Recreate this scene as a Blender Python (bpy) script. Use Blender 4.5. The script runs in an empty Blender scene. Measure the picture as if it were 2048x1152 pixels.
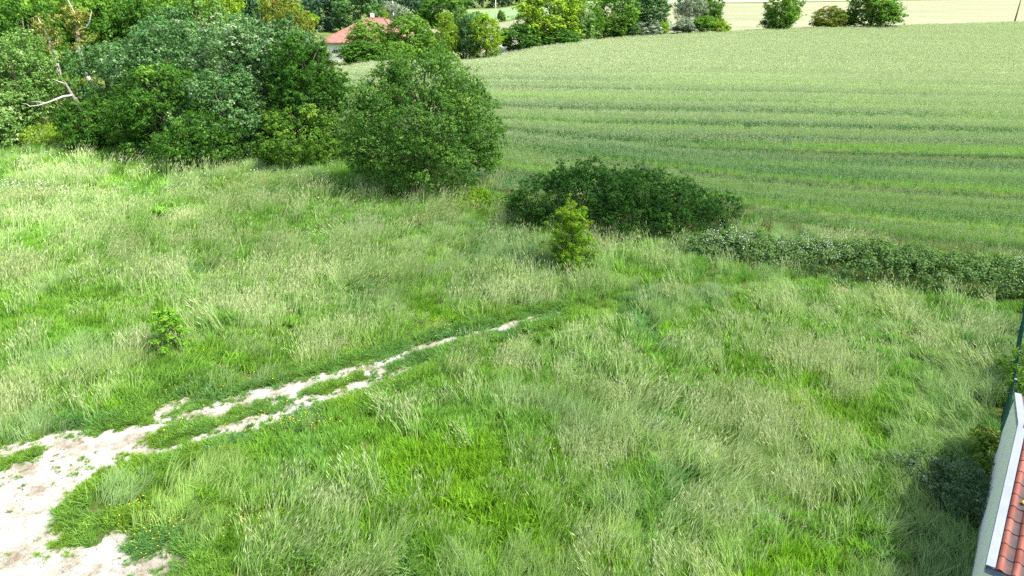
import bpy, math, random
import numpy as np
from mathutils import Vector, Matrix, Euler

# ------------------------------------------------------------------ camera, sky, sun, exposure
scene = bpy.context.scene
cam_data = bpy.data.cameras.new('camera')
cam_data.sensor_width = 36.0
cam_data.lens = 24.0
cam_data.clip_end = 6000.0
cam = bpy.data.objects.new('camera', cam_data)
scene.collection.objects.link(cam)
cam.location = (0, 0, 15.0)
cam.rotation_euler = (math.radians(65.0), 0, 0)
scene.camera = cam

SUN_EL = math.radians(56)
SUN_AZ = math.atan2(0.95, -0.25)          # clockwise from +Y, towards +X
world = bpy.data.worlds.new('World')
scene.world = world
world.use_nodes = True
wn = world.node_tree.nodes
wl = world.node_tree.links
wn.clear()
w_out = wn.new('ShaderNodeOutputWorld')
w_bg = wn.new('ShaderNodeBackground')
w_sky = wn.new('ShaderNodeTexSky')
w_sky.sky_type = 'NISHITA'
w_sky.sun_disc = False
w_sky.sun_elevation = SUN_EL
w_sky.sun_rotation = SUN_AZ
w_sky.air_density = 1.0
w_sky.dust_density = 4.0
w_sky.ozone_density = 0.6
w_bg.inputs['Strength'].default_value = 0.11
wl.new(w_sky.outputs[0], w_bg.inputs['Color'])
wl.new(w_bg.outputs[0], w_out.inputs['Surface'])

sun_dir = Vector((math.cos(SUN_EL) * math.sin(SUN_AZ), math.cos(SUN_EL) * math.cos(SUN_AZ), math.sin(SUN_EL)))
sun_data = bpy.data.lights.new('sun', 'SUN')
sun_data.energy = 3.6
sun_data.angle = math.radians(3.0)
sun_data.color = (1.0, 0.95, 0.86)
sun = bpy.data.objects.new('sun', sun_data)
sun.rotation_euler = sun_dir.to_track_quat('Z', 'Y').to_euler()
sun.location = (60, 20, 80)
scene.collection.objects.link(sun)

vs = scene.view_settings
vs.view_transform = 'Standard'
vs.look = 'None'
vs.gamma = 1.0
vs.use_curve_mapping = False
vs.exposure = 1.84

cy = scene.cycles
cy.max_bounces = 6
cy.diffuse_bounces = 4
cy.glossy_bounces = 2
cy.transmission_bounces = 4
cy.transparent_max_bounces = 8
cy.caustics_reflective = False
cy.caustics_refractive = False
cy.use_denoising = False
cy.use_light_tree = False

# ------------------------------------------------------------------ helpers
COL = scene.collection
rng = np.random.default_rng(7)
random.seed(7)


def lattice(ix, iy, seed):
    n = (ix.astype(np.int64) * 374761393 + iy.astype(np.int64) * 668265263 + seed * 974634777) & 0xFFFFFFFF
    n = ((n ^ (n >> 13)) * 1274126177) & 0xFFFFFFFF
    n = (n ^ (n >> 16)) & 0xFFFFFF
    return n / float(0xFFFFFF)


def noise(x, y, s, seed=0):
    """value noise 0..1 with feature size s"""
    x = np.asarray(x, float) / s
    y = np.asarray(y, float) / s
    ix = np.floor(x)
    iy = np.floor(y)
    fx = x - ix
    fy = y - iy
    fx = fx * fx * (3 - 2 * fx)
    fy = fy * fy * (3 - 2 * fy)
    a = lattice(ix, iy, seed)
    b = lattice(ix + 1, iy, seed)
    c = lattice(ix, iy + 1, seed)
    d = lattice(ix + 1, iy + 1, seed)
    return (a * (1 - fx) + b * fx) * (1 - fy) + (c * (1 - fx) + d * fx) * fy


def fbm(x, y, s, seed=0, o=3):
    t = 0
    a = 0.5
    w = 0
    for k in range(o):
        t = t + a * noise(x, y, s / 2 ** k, seed + k * 17)
        w += a
        a *= 0.55
    return t / w


def sstep(a, b, x):
    t = np.clip((np.asarray(x, float) - a) / (b - a), 0, 1)
    return t * t * (3 - 2 * t)


def terrain(x, y):
    """ground height: level meadow and field, the land falls away behind the field on the left"""
    x = np.asarray(x, float)
    y = np.asarray(y, float)
    dip = -2.6 * sstep(118, 150, y) * sstep(14, -10, x)
    far = 1.2 * sstep(210, 420, y) * sstep(-30, 40, x)
    return dip + far


def th(x, y):
    return float(terrain(x, y))


def tag(o, label=None, cat=None, group=None, kind=None):
    if label:
        o['label'] = label
    if cat:
        o['category'] = cat
    if group:
        o['group'] = group
    if kind:
        o['kind'] = kind
    return o


def empty(name, loc, rz=0.0):
    o = bpy.data.objects.new(name, None)
    o.empty_display_size = 0.3
    o.location = loc
    o.rotation_euler = (0, 0, rz)
    COL.objects.link(o)
    return o


def mesh_np(name, V, F4=None, F3=None, attrs=None, smooth=False):
    """fast mesh from numpy arrays; F4 (n,4) quads, F3 (n,3) triangles, attrs {name: per-vertex float}"""
    me = bpy.data.meshes.new(name)
    V = np.asarray(V, np.float32)
    me.vertices.add(len(V))
    me.vertices.foreach_set('co', V.ravel())
    loops = []
    starts = []
    n = 0
    if F4 is not None and len(F4):
        F4 = np.asarray(F4, np.int32)
        loops.append(F4.ravel())
        starts.append(np.arange(len(F4)) * 4)
        n = len(F4) * 4
    if F3 is not None and len(F3):
        F3 = np.asarray(F3, np.int32)
        loops.append(F3.ravel())
        starts.append(n + np.arange(len(F3)) * 3)
    loops = np.concatenate(loops).astype(np.int32)
    starts = np.concatenate(starts).astype(np.int32)
    me.loops.add(len(loops))
    me.loops.foreach_set('vertex_index', loops)
    me.polygons.add(len(starts))
    me.polygons.foreach_set('loop_start', starts)
    me.update(calc_edges=True)
    if smooth:
        me.polygons.foreach_set('use_smooth', np.ones(len(starts), bool))
    for k, a in (attrs or {}).items():
        at = me.attributes.new(k, 'FLOAT', 'POINT')
        at.data.foreach_set('value', np.asarray(a, np.float32))
    me.validate()
    return me


def link(name, me, mat=None, parent=None, loc=None):
    o = bpy.data.objects.new(name, me)
    COL.objects.link(o)
    if mat is not None and not me.materials:
        me.materials.append(mat)
    if parent is not None:
        o.parent = parent
    if loc is not None:
        o.location = loc
    return o


class MB:
    """collects boxes, tubes and prisms into one mesh"""
    def __init__(self):
        self.v = []
        self.f = []

    def add(self, vs_, fs):
        b = len(self.v)
        self.v += [tuple(p) for p in vs_]
        self.f += [tuple(i + b for i in q) for q in fs]

    def box(self, lo, hi):
        (a, b, c), (d, e, f) = lo, hi
        self.add([(a, b, c), (d, b, c), (d, e, c), (a, e, c), (a, b, f), (d, b, f), (d, e, f), (a, e, f)],
                 [(0, 3, 2, 1), (4, 5, 6, 7), (0, 1, 5, 4), (1, 2, 6, 5), (2, 3, 7, 6), (3, 0, 4, 7)])

    def tube(self, pts, rad, n=7, cap=True):
        pts = [Vector(p) for p in pts]
        rings = []
        for i, p in enumerate(pts):
            d = (pts[min(i + 1, len(pts) - 1)] - pts[max(i - 1, 0)]).normalized()
            a = d.orthogonal().normalized()
            if abs(d.z) < 0.95:
                a = d.cross(Vector((0, 0, 1))).normalized()
            else:
                a = d.cross(Vector((1, 0, 0))).normalized()
            b = d.cross(a)
            r = rad[i]
            rings.append([p + (a * math.cos(t) + b * math.sin(t)) * r for t in [2 * math.pi * k / n for k in range(n)]])
        vv = [q for r in rings for q in r]
        ff = []
        for i in range(len(rings) - 1):
            for k in range(n):
                k2 = (k + 1) % n
                ff.append((i * n + k, i * n + k2, (i + 1) * n + k2, (i + 1) * n + k))
        if cap:
            ff.append(tuple(range(n - 1, -1, -1)))
            ff.append(tuple((len(rings) - 1) * n + k for k in range(n)))
        self.add(vv, ff)

    def build(self, name, mat, parent=None, smooth=False, loc=None):
        me = bpy.data.meshes.new(name)
        me.from_pydata(self.v, [], self.f)
        me.update()
        if smooth:
            me.polygons.foreach_set('use_smooth', np.ones(len(me.polygons), bool))
        return link(name, me, mat, parent, loc)


# ------------------------------------------------------------------ materials
def new_mat(name):
    m = bpy.data.materials.new(name)
    m.use_nodes = True
    nt = m.node_tree
    nt.nodes.clear()
    out = nt.nodes.new('ShaderNodeOutputMaterial')
    return m, nt, out


def ramp(nt, cols, src=None, interp='LINEAR'):
    r = nt.nodes.new('ShaderNodeValToRGB')
    r.color_ramp.interpolation = interp
    el = r.color_ramp.elements
    while len(el) < len(cols):
        el.new(0.5)
    for e, (p, c) in zip(el, cols):
        e.position = p
        e.color = (c[0], c[1], c[2], 1)
    if src is not None:
        nt.links.new(src, r.inputs[0])
    return r.outputs[0]


def tex_noise(nt, scale, detail=4, rough=0.55, vec=None, dist=0.0):
    t = nt.nodes.new('ShaderNodeTexNoise')
    t.inputs['Scale'].default_value = scale
    t.inputs['Detail'].default_value = detail
    t.inputs['Roughness'].default_value = rough
    t.inputs['Distortion'].default_value = dist
    if vec is None:
        c = nt.nodes.new('ShaderNodeTexCoord')
        vec = c.outputs['Object']
    nt.links.new(vec, t.inputs['Vector'])
    return t.outputs[0]


def mix(nt, fac, a, b, mode='MIX'):
    m = nt.nodes.new('ShaderNodeMix')
    m.data_type = 'RGBA'
    m.blend_type = mode
    for s, v in ((0, fac), (6, a), (7, b)):
        if hasattr(v, 'is_linked') or hasattr(v, 'links'):
            nt.links.new(v, m.inputs[s])
        elif s == 0:
            m.inputs[0].default_value = v
        else:
            m.inputs[s].default_value = (v[0], v[1], v[2], 1)
    return m.outputs[2]


def princ(nt, out, col, rough=0.8, spec=0.3, bump=None, bump_s=0.3, bump_d=0.02, metal=0.0):
    p = nt.nodes.new('ShaderNodeBsdfPrincipled')
    if hasattr(col, 'links'):
        nt.links.new(col, p.inputs['Base Color'])
    else:
        p.inputs['Base Color'].default_value = (*col, 1)
    p.inputs['Roughness'].default_value = rough
    p.inputs['Specular IOR Level'].default_value = spec
    p.inputs['Metallic'].default_value = metal
    if bump is not None:
        b = nt.nodes.new('ShaderNodeBump')
        b.inputs['Strength'].default_value = bump_s
        b.inputs['Distance'].default_value = bump_d
        nt.links.new(bump, b.inputs['Height'])
        nt.links.new(b.outputs[0], p.inputs['Normal'])
    nt.links.new(p.outputs[0], out.inputs['Surface'])
    return p


def foliage_mat(name, c0, c1, c2=None, trans=0.36, rough=0.6, spec=0.05, under=None):
    """leaf colour by the per-leaf attribute lv; some light passes through the leaf"""
    m, nt, out = new_mat(name)
    a = nt.nodes.new('ShaderNodeAttribute')
    a.attribute_name = 'lv'
    stops = [(0.0, c0), (0.75, c1), (1.0, c2 or c1)]
    col = ramp(nt, stops, a.outputs['Fac'])
    oi = nt.nodes.new('ShaderNodeObjectInfo')
    var = ramp(nt, [(0, (0.88, 0.9, 0.9)), (1, (1.1, 1.08, 1.0))], oi.outputs['Random'])
    col = mix(nt, 1.0, col, var, 'MULTIPLY')
    if under:
        g = nt.nodes.new('ShaderNodeNewGeometry')
        col = mix(nt, g.outputs['Backfacing'], col, under)
    p = nt.nodes.new('ShaderNodeBsdfPrincipled')
    nt.links.new(col, p.inputs['Base Color'])
    p.inputs['Roughness'].default_value = rough
    p.inputs['Specular IOR Level'].default_value = spec
    t = nt.nodes.new('ShaderNodeBsdfTranslucent')
    tc = mix(nt, 1.0, col, (1.15, 1.2, 0.55), 'MULTIPLY')
    nt.links.new(tc, t.inputs['Color'])
    s = nt.nodes.new('ShaderNodeMixShader')
    s.inputs[0].default_value = trans
    nt.links.new(p.outputs[0], s.inputs[1])
    nt.links.new(t.outputs[0], s.inputs[2])
    nt.links.new(s.outputs[0], out.inputs['Surface'])
    return m


def blade_mat(name, head, trans=0.4, spec=0.06, rough=0.55, vr=1.0):
    """grass and grain: colour from the plant's own tint, paler on its seed heads (attribute hd)"""
    m, nt, out = new_mat(name)
    ti = nt.nodes.new('ShaderNodeAttribute')
    ti.attribute_type = 'INSTANCER'
    ti.attribute_name = 'tint'
    lv = nt.nodes.new('ShaderNodeAttribute')
    lv.attribute_name = 'lv'
    hd = nt.nodes.new('ShaderNodeAttribute')
    hd.attribute_name = 'hd'
    var = ramp(nt, [(0, (1 - .36 * vr, 1 - .3 * vr, 1 - .36 * vr)), (0.5, (1.0, 1.0, 1.0)), (1, (1 + .45 * vr, 1 + .38 * vr, 1 + .35 * vr))], lv.outputs['Fac'])
    col = mix(nt, 1.0, ti.outputs['Color'], var, 'MULTIPLY')
    hcol = ramp(nt, [(0, head[0]), (1, head[1])], lv.outputs['Fac'])
    col = mix(nt, hd.outputs['Fac'], col, hcol)
    p = nt.nodes.new('ShaderNodeBsdfPrincipled')
    nt.links.new(col, p.inputs['Base Color'])
    p.inputs['Roughness'].default_value = rough
    p.inputs['Specular IOR Level'].default_value = spec
    t = nt.nodes.new('ShaderNodeBsdfTranslucent')
    tc = mix(nt, 1.0, col, (1.1, 1.15, 0.7), 'MULTIPLY')
    nt.links.new(tc, t.inputs['Color'])
    s = nt.nodes.new('ShaderNodeMixShader')
    s.inputs[0].default_value = trans
    nt.links.new(p.outputs[0], s.inputs[1])
    nt.links.new(t.outputs[0], s.inputs[2])
    nt.links.new(s.outputs[0], out.inputs['Surface'])
    return m


def plain_mat(name, c, c2=None, scale=8.0, rough=0.8, spec=0.3, bump_s=0.0, metal=0.0):
    m, nt, out = new_mat(name)
    n = tex_noise(nt, scale, 5)
    col = ramp(nt, [(0.3, c), (0.7, c2 or c)], n)
    princ(nt, out, col, rough, spec, n if bump_s else None, bump_s, 0.02, metal)
    return m


M = {}
M['dark'] = foliage_mat('leaf_dark_green', (0.022, 0.075, 0.011), (0.072, 0.18, 0.025), (0.15, 0.28, 0.04))
M['mid'] = foliage_mat('leaf_mid_green', (0.05, 0.13, 0.018), (0.125, 0.255, 0.033), (0.22, 0.34, 0.055))
M['wood'] = foliage_mat('leaf_sunlit_wood', (0.055, 0.14, 0.018), (0.135, 0.275, 0.033), (0.25, 0.39, 0.055))
M['silver'] = foliage_mat('leaf_silver', (0.024, 0.08, 0.02), (0.10, 0.215, 0.072), (0.27, 0.37, 0.21), trans=0.25)
M['bright'] = foliage_mat('leaf_bright', (0.10, 0.20, 0.015), (0.21, 0.34, 0.03), (0.31, 0.42, 0.06), trans=0.35)
M['pale'] = foliage_mat('leaf_pale', (0.06, 0.15, 0.03), (0.16, 0.29, 0.07), (0.36, 0.47, 0.21), trans=0.3)
M['round'] = foliage_mat('leaf_round_tree', (0.045, 0.13, 0.022), (0.115, 0.25, 0.042), (0.23, 0.33, 0.07), trans=0.28)
M['thicket'] = foliage_mat('leaf_thicket', (0.012, 0.05, 0.009), (0.035, 0.105, 0.018), (0.07, 0.165, 0.03), trans=0.25)
M['hawthorn'] = foliage_mat('leaf_hawthorn', (0.075, 0.20, 0.012), (0.18, 0.33, 0.02), (0.44, 0.46, 0.05), trans=0.35)
M['bramble'] = foliage_mat('leaf_bramble', (0.045, 0.13, 0.02), (0.12, 0.255, 0.042), (0.25, 0.38, 0.12), trans=0.25, under=(0.11, 0.20, 0.06))
M['grey'] = foliage_mat('leaf_grey', (0.10, 0.15, 0.10), (0.20, 0.26, 0.18), (0.34, 0.38, 0.30), trans=0.2)
M['coton'] = foliage_mat('leaf_cotoneaster', (0.06, 0.12, 0.055), (0.14, 0.22, 0.115), (0.32, 0.38, 0.27), trans=0.2)
M['sapling'] = foliage_mat('leaf_sapling', (0.10, 0.27, 0.02), (0.21, 0.43, 0.04), (0.36, 0.52, 0.07))
M['conifer'] = foliage_mat('leaf_conifer', (0.018, 0.05, 0.025), (0.04, 0.085, 0.04), (0.06, 0.11, 0.05), trans=0.1)
M['ivy'] = foliage_mat('leaf_ivy_fading', (0.11, 0.16, 0.03), (0.22, 0.26, 0.06), (0.38, 0.30, 0.13), trans=0.25)
M['gold'] = foliage_mat('leaf_gold', (0.08, 0.18, 0.02), (0.16, 0.26, 0.04), (0.50, 0.44, 0.10), trans=0.25)
M['rust'] = foliage_mat('leaf_russet', (0.06, 0.12, 0.015), (0.16, 0.19, 0.03), (0.28, 0.17, 0.06), trans=0.25)
M['bark'] = plain_mat('bark', (0.07, 0.055, 0.04), (0.16, 0.135, 0.105), 14, 0.9, 0.2, 0.6)
M['dead_old'] = plain_mat('grey_dead_wood', (0.10, 0.085, 0.07), (0.2, 0.185, 0.165), 10, 0.9, 0.2, 0.4)
M['deadwood'] = plain_mat('dead_wood', (0.20, 0.19, 0.17), (0.42, 0.405, 0.375), 10, 0.85, 0.2, 0.4)
M['petal_white'] = plain_mat('petal_white', (0.80, 0.78, 0.76), (0.86, 0.83, 0.83), 5, 0.6)
M['petal_yellow'] = plain_mat('petal_yellow', (0.80, 0.52, 0.01), (0.85, 0.62, 0.03), 5, 0.6)
M['grass'] = blade_mat('meadow_grass', ((0.35, 0.46, 0.18), (0.69, 0.73, 0.46)))
M['wheat'] = blade_mat('wheat_stalks', ((0.37, 0.47, 0.26), (0.54, 0.60, 0.41)), trans=0.3, vr=0.4)

# meadow soil
m, nt, out = new_mat('meadow_soil')
n1 = tex_noise(nt, 0.35, 6)
n2 = tex_noise(nt, 9.0, 6, 0.7)
c = ramp(nt, [(0.3, (0.06, 0.095, 0.022)), (0.7, (0.12, 0.165, 0.045))], n1)
c2 = ramp(nt, [(0.35, (0.55, 0.55, 0.5)), (0.7, (1.35, 1.3, 1.2))], n2)
princ(nt, out, mix(nt, 1.0, c, c2, 'MULTIPLY'), 0.95, 0.1, n2, 0.6, 0.05)
M['soil'] = m

# pale limestone grit
m, nt, out = new_mat('limestone_grit')
n1 = tex_noise(nt, 0.9, 6, 0.6)
n2 = tex_noise(nt, 22.0, 6, 0.75)
n3 = tex_noise(nt, 5.0, 5, 0.65)
c = ramp(nt, [(0.34, (0.23, 0.20, 0.145)), (0.47, (0.38, 0.365, 0.31)), (0.58, (0.50, 0.50, 0.47))], n1)
c = mix(nt, 1.0, c, ramp(nt, [(0.3, (0.62, 0.58, 0.52)), (0.55, (1.0, 1.0, 1.0)), (0.75, (1.16, 1.16, 1.16))], n2), 'MULTIPLY')
c = mix(nt, 1.0, c, ramp(nt, [(0.34, (0.72, 0.68, 0.6)), (0.5, (1, 1, 1))], n3), 'MULTIPLY')
princ(nt, out, c, 0.95, 0.15, n2, 0.9, 0.04)
M['grit'] = m


M['earth'] = plain_mat('dry_earth', (0.14, 0.115, 0.07), (0.27, 0.22, 0.15), 3.0, 0.95, 0.1, 0.5)


def field_mat(name, ca, cb, cc, ang):
    """distant crop: long streaks along the drill rows plus fine mottling"""
    m, nt, out = new_mat(name)
    co = nt.nodes.new('ShaderNodeTexCoord')
    mp = nt.nodes.new('ShaderNodeMapping')
    mp.inputs['Rotation'].default_value = (0, 0, ang)
    mp.inputs['Scale'].default_value = (0.006, 0.12, 1)
    nt.links.new(co.outputs['Object'], mp.inputs['Vector'])
    s1 = tex_noise(nt, 1.0, 6, 0.6, mp.outputs[0])
    f1 = tex_noise(nt, 0.9, 6, 0.7)
    b1 = tex_noise(nt, 0.02, 3, 0.5)
    c = ramp(nt, [(0.3, ca), (0.5, cb), (0.7, cc)], s1)
    c = mix(nt, 1.0, c, ramp(nt, [(0.3, (0.8, 0.82, 0.78)), (0.7, (1.15, 1.14, 1.12))], f1), 'MULTIPLY')
    c = mix(nt, 1.0, c, ramp(nt, [(0.3, (0.9, 0.92, 0.88)), (0.7, (1.07, 1.05, 1.04))], b1), 'MULTIPLY')
    princ(nt, out, c, 0.9, 0.15, f1, 0.8, 0.3)
    return m


M['field_soil'] = field_mat('wheat_ground', (0.13, 0.19, 0.06), (0.18, 0.235, 0.085), (0.22, 0.27, 0.11), math.radians(-6))
M['far_grain'] = field_mat('ripening_barley', (0.155, 0.17, 0.10), (0.18, 0.193, 0.12), (0.205, 0.213, 0.145), math.radians(4))
M['far_green'] = field_mat('far_green_crop', (0.10, 0.18, 0.075), (0.14, 0.225, 0.10), (0.18, 0.26, 0.12), math.radians(3))
M['far_fallow'] = field_mat('far_grey_green', (0.20, 0.25, 0.15), (0.26, 0.30, 0.19), (0.31, 0.34, 0.23), math.radians(3))

# ------------------------------------------------------------------ ground
def axis(a, b, fine_a, fine_b, step, grow=1.35):
    xs = list(np.arange(fine_a, fine_b + 0.01, step))
    s = step
    while xs[-1] < b:
        s *= grow
        xs.append(min(xs[-1] + s, b))
    s = step
    while xs[0] > a:
        s *= grow
        xs.insert(0, max(xs[0] - s, a))
    return np.array(xs)


gx = axis(-3000, 3000, -80, 180, 4)
gy = axis(-600, 4000, 0, 420, 4)
X, Y = np.meshgrid(gx, gy)
Z = terrain(X, Y)
V = np.stack([X.ravel(), Y.ravel(), Z.ravel()], 1)
nx, ny = len(gx), len(gy)
I = np.arange(nx * ny).reshape(ny, nx)
F = np.stack([I[:-1, :-1].ravel(), I[:-1, 1:].ravel(), I[1:, 1:].ravel(), I[1:, :-1].ravel()], 1)
ground = link('ground', mesh_np('ground', V, F, smooth=True), M['soil'])
tag(ground, 'grassy earth of the meadow and the land around it', 'ground', kind='structure')

# boundary between meadow (near) and wheat field (far)
BX = [-70, -41, -16, -14, -8, -2, 0, 6, 12, 15, 17, 22, 29, 40, 70]
BY = [82, 72, 66, 60, 55.0, 49, 47.5, 46.5, 45.5, 42.8, 40.2, 37.8, 35.2, 31.6, 21.0]


def bound(x):
    return np.interp(x, BX, BY)


def far_edge(x):
    return np.interp(x, [-60, -28, -12, -1.5, 37, 72, 155, 300], [100, 117, 139, 153, 176.5, 194, 222, 270])


def in_wheat(x, y):
    return (y > bound(x)) & (y < far_edge(x)) & (x > -15.5 - np.maximum(y - 60, 0) * 0.222)


def sheet(name, poly_rows, mat, off, label, cat):
    """a sheet draped on the terrain between two edge curves: rows of (x, y_near, y_far)"""
    V = []
    n = 40
    for x, a, b in poly_rows:
        for k in range(n + 1):
            y = a + (b - a) * k / n
            V.append((x, y, th(x, y) + off))
    F = []
    for i in range(len(poly_rows) - 1):
        for k in range(n):
            p = i * (n + 1) + k
            F.append((p, p + n + 1, p + n + 2, p + 1))
    o = link(name, mesh_np(name, V, F, smooth=True), mat)
    tag(o, label, cat, kind='structure')
    return o


xs = np.concatenate([np.arange(-29, 60, 4.0), np.arange(60, 300, 12.0)])
rows = []
for x in xs:
    lo = bound(x)
    if x < -15.5:
        lo = 60 + (-15.5 - x) / 0.222
    hi = float(far_edge(x))
    rows.append((x, min(lo, hi - 0.5), hi))
sheet('wheat_field', rows, M['field_soil'], 0.02, 'soil of the green wheat field behind the hedge', 'field')
rows = []
for x in np.arange(-30, 420, 6.0):
    lo = float(far_edge(x)) + (5.0 if x > 30 else 14.0)
    hi = np.interp(x, [-30, 5, 40, 120, 420], [258, 262, 330, 345, 430])
    rows.append((x, lo, hi))
sheet('barley_field', rows, M['far_grain'], 0.05, 'pale ripening grain field beyond the row of trees', 'field')
rows = [(x, np.interp(x, [-40, 60], [266, 272]), np.interp(x, [-40, 60], [352, 365])) for x in np.arange(-60, 62, 6.0)]
sheet('green_field', rows, M['far_green'], 0.05, 'blue green field strip behind the pale grain field', 'field')
rows = [(x, np.interp(x, [62, 420], [338, 434]) + 2, np.interp(x, [62, 420], [460, 640])) for x in np.arange(66, 420, 8.0)]
sheet('fallow_field', rows, M['far_fallow'], 0.05, 'grey green field at the top right of the view', 'field')

# ------------------------------------------------------------------ bare ground: gravel yard and wheel ruts
def seg_dist(x, y, pts):
    d = np.full(np.shape(x), 1e9)
    wv = np.zeros(np.shape(x))
    for (x0, y0, w0), (x1, y1, w1) in zip(pts[:-1], pts[1:]):
        dx, dy = x1 - x0, y1 - y0
        t = np.clip(((x - x0) * dx + (y - y0) * dy) / (dx * dx + dy * dy), 0, 1)
        q = np.hypot(x - x0 - t * dx, y - y0 - t * dy)
        w = w0 + (w1 - w0) * t
        v = w - q
        wv = np.where(v > -d, v, wv) if False else wv
        d = np.minimum(d, q - w)
    return d


def poly_sd(x, y, poly):
    """signed distance, negative inside"""
    inside = np.zeros(np.shape(x), bool)
    d = np.full(np.shape(x), 1e9)
    n = len(poly)
    for i in range(n):
        x0, y0 = poly[i]
        x1, y1 = poly[(i + 1) % n]
        dx, dy = x1 - x0, y1 - y0
        t = np.clip(((x - x0) * dx + (y - y0) * dy) / (dx * dx + dy * dy), 0, 1)
        d = np.minimum(d, np.hypot(x - x0 - t * dx, y - y0 - t * dy))
        c = ((y0 > y) != (y1 > y)) & (x < (x1 - x0) * (y - y0) / (y1 - y0 + 1e-12) + x0)
        inside ^= c
    return np.where(inside, -d, d)


RUT_W = -0.14
RUT1 = [(-15.2, 18.9, .8), (-13.6, 19.5, .42), (-12.6, 20.35, .3), (-11.3, 21.2, .3), (-10.1, 22.0, .33), (-8.5, 22.75, .3), (-7.7, 23.2, .22),
        (-6.7, 24.0, .3), (-5.5, 24.5, .36), (-4.4, 25.6, .18), (-3.2, 26.3, .1), (-2.4, 26.8, -.02), (-1.0, 27.5, .1), (0.2, 28.2, .12), (0.9, 28.6, .22), (2.3, 29.2, .0)]
RUT2 = [(-13.3, 18.8, .4), (-11.9, 18.9, .12), (-10.6, 19.8, .16), (-9.5, 20.4, .30), (-8.6, 20.95, .38), (-7.7, 21.8, .34), (-6.7, 22.4, .32),
        (-6.0, 22.9, .26), (-5.2, 23.5, .14), (-4.6, 24.0, .2), (-3.6, 24.7, -.05)]
LEFT = [(-19.5, 18.2, .4), (-17.5, 18.75, .38), (-16.8, 19.15, .34), (-15.7, 19.75, .2)]
PATCH = [(-12.9, 21.3, .25), (-12.4, 21.9, .3)]
PATHR = [(16.4, 32.0, -.05), (17.3, 31.8, .16), (18.7, 31.45, -.02), (20.9, 31.15, .0), (23.2, 30.75, .12), (25.4, 30.5, .3), (32, 29.4, .4), (42, 27.2, .4)]
PAD = [(-24, 16.5), (-16.9, 17.6), (-16.2, 18.3), (-15.6, 19.2), (-14.5, 19.5), (-13.6, 19.2), (-13.2, 18.4), (-13.4, 17.4), (-13.9, 16.5), (-14.3, 16.0),
       (-13.5, 15.2), (-12.2, 14.5), (-11.5, 15.1), (-10.8, 14.45), (-9.8, 14.2), (-9.0, 13.4), (-8.2, 12.3), (-8.0, 9.0), (-8.5, 5.0), (-24, 5.0)]


def bare(x, y):
    """>0 where the ground is bare, metres inside the edge"""
    n = (fbm(x, y, 1.1, 3, 4) - 0.5) + 0.55 * (fbm(x, y, 0.34, 5, 2) - 0.5)
    d = seg_dist(x, y, RUT1)
    d = np.minimum(d, seg_dist(x, y, RUT2))
    d = np.minimum(d, seg_dist(x, y, LEFT))
    d = np.minimum(d, seg_dist(x, y, PATCH))
    d = np.minimum(d, seg_dist(x, y, PATHR))
    p = poly_sd(x, y, PAD)
    return np.maximum(-d + RUT_W + n * 0.5, -p - 0.12 + n * 1.5)


def bare_sheet(name, x0, x1, y0, y1, step, label, sel, lift=0.0, mt='grit'):
    xs_, ys_ = np.arange(x0, x1, step), np.arange(y0, y1, step)
    X, Y = np.meshgrid(xs_, ys_)
    b = bare(X, Y)
    keep = b > -0.7
    keep &= sel(X, Y)
    Z = np.clip((b + 0.3) * 0.08, -0.035, 0.014) + 0.008 + lift + (fbm(X, Y, 0.5, 9, 4) - 0.5) * 0.07 + (fbm(X, Y, 0.13, 31, 2) - 0.5) * 0.02
    idx = -np.ones(X.shape, int)
    cell = keep[:-1, :-1] & keep[1:, :-1] & keep[:-1, 1:] & keep[1:, 1:]
    used = np.zeros(X.shape, bool)
    used[:-1, :-1] |= cell
    used[1:, :-1] |= cell
    used[:-1, 1:] |= cell
    used[1:, 1:] |= cell
    idx[used] = np.arange(used.sum())
    V = np.stack([X[used], Y[used], Z[used]], 1)
    F = np.stack([idx[:-1, :-1][cell], idx[:-1, 1:][cell], idx[1:, 1:][cell], idx[1:, :-1][cell]], 1)
    o = link(name, mesh_np(name, V, F, smooth=True), M[mt])
    tag(o, label, 'track', kind='structure')
    return o


bare_sheet('gravel_yard', -24, -7.5, 5, 20.4, 0.085, 'white limestone grit yard at the lower left corner',
           lambda x, y: (poly_sd(x, y, PAD) < 0.9) & ~((x > -12.8) & (y > 18.4)))
bare_sheet('dirt_track', -21, 5, 17.8, 31, 0.07, 'bare pale wheel ruts running diagonally through the meadow',
           lambda x, y: (poly_sd(x, y, PAD) >= 0.7) | ((x > -13.1) & (y > 18.1)), 0.005)
bare_sheet('footpath', 14, 44, 26, 34, 0.09, 'narrow bare earth path in front of the bramble hedge', lambda x, y: x > 0, 0.0, 'earth')

# loose stones on the grit
def stones(n):
    V, F = [], []
    base = np.array([(0, 0, 1), (1, 0, 0), (0, 1, 0), (-1, 0, 0), (0, -1, 0), (0, 0, -.6)], float)
    tri = np.array([(0, 1, 2), (0, 2, 3), (0, 3, 4), (0, 4, 1), (5, 2, 1), (5, 3, 2), (5, 4, 3), (5, 1, 4)])
    k = 0
    while k < n:
        x, y = rng.uniform(-22, 4), rng.uniform(9, 29)
        if float(bare(np.array(x), np.array(y))) < 0.05:
            continue
        s = rng.uniform(0.008, 0.03) * (1 + (rng.random() < 0.05) * 1.2)
        p = base * (s * rng.uniform(0.7, 1.3, 3)) * (1 + 0.3 * rng.standard_normal((6, 1)))
        a = rng.uniform(0, 6.28)
        R = np.array([[math.cos(a), -math.sin(a), 0], [math.sin(a), math.cos(a), 0], [0, 0, 0.7]])
        V.append(p @ R.T + (x, y, 0.03))
        F.append(tri + 6 * k)
        k += 1
    return np.concatenate(V), np.concatenate(F)


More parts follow.
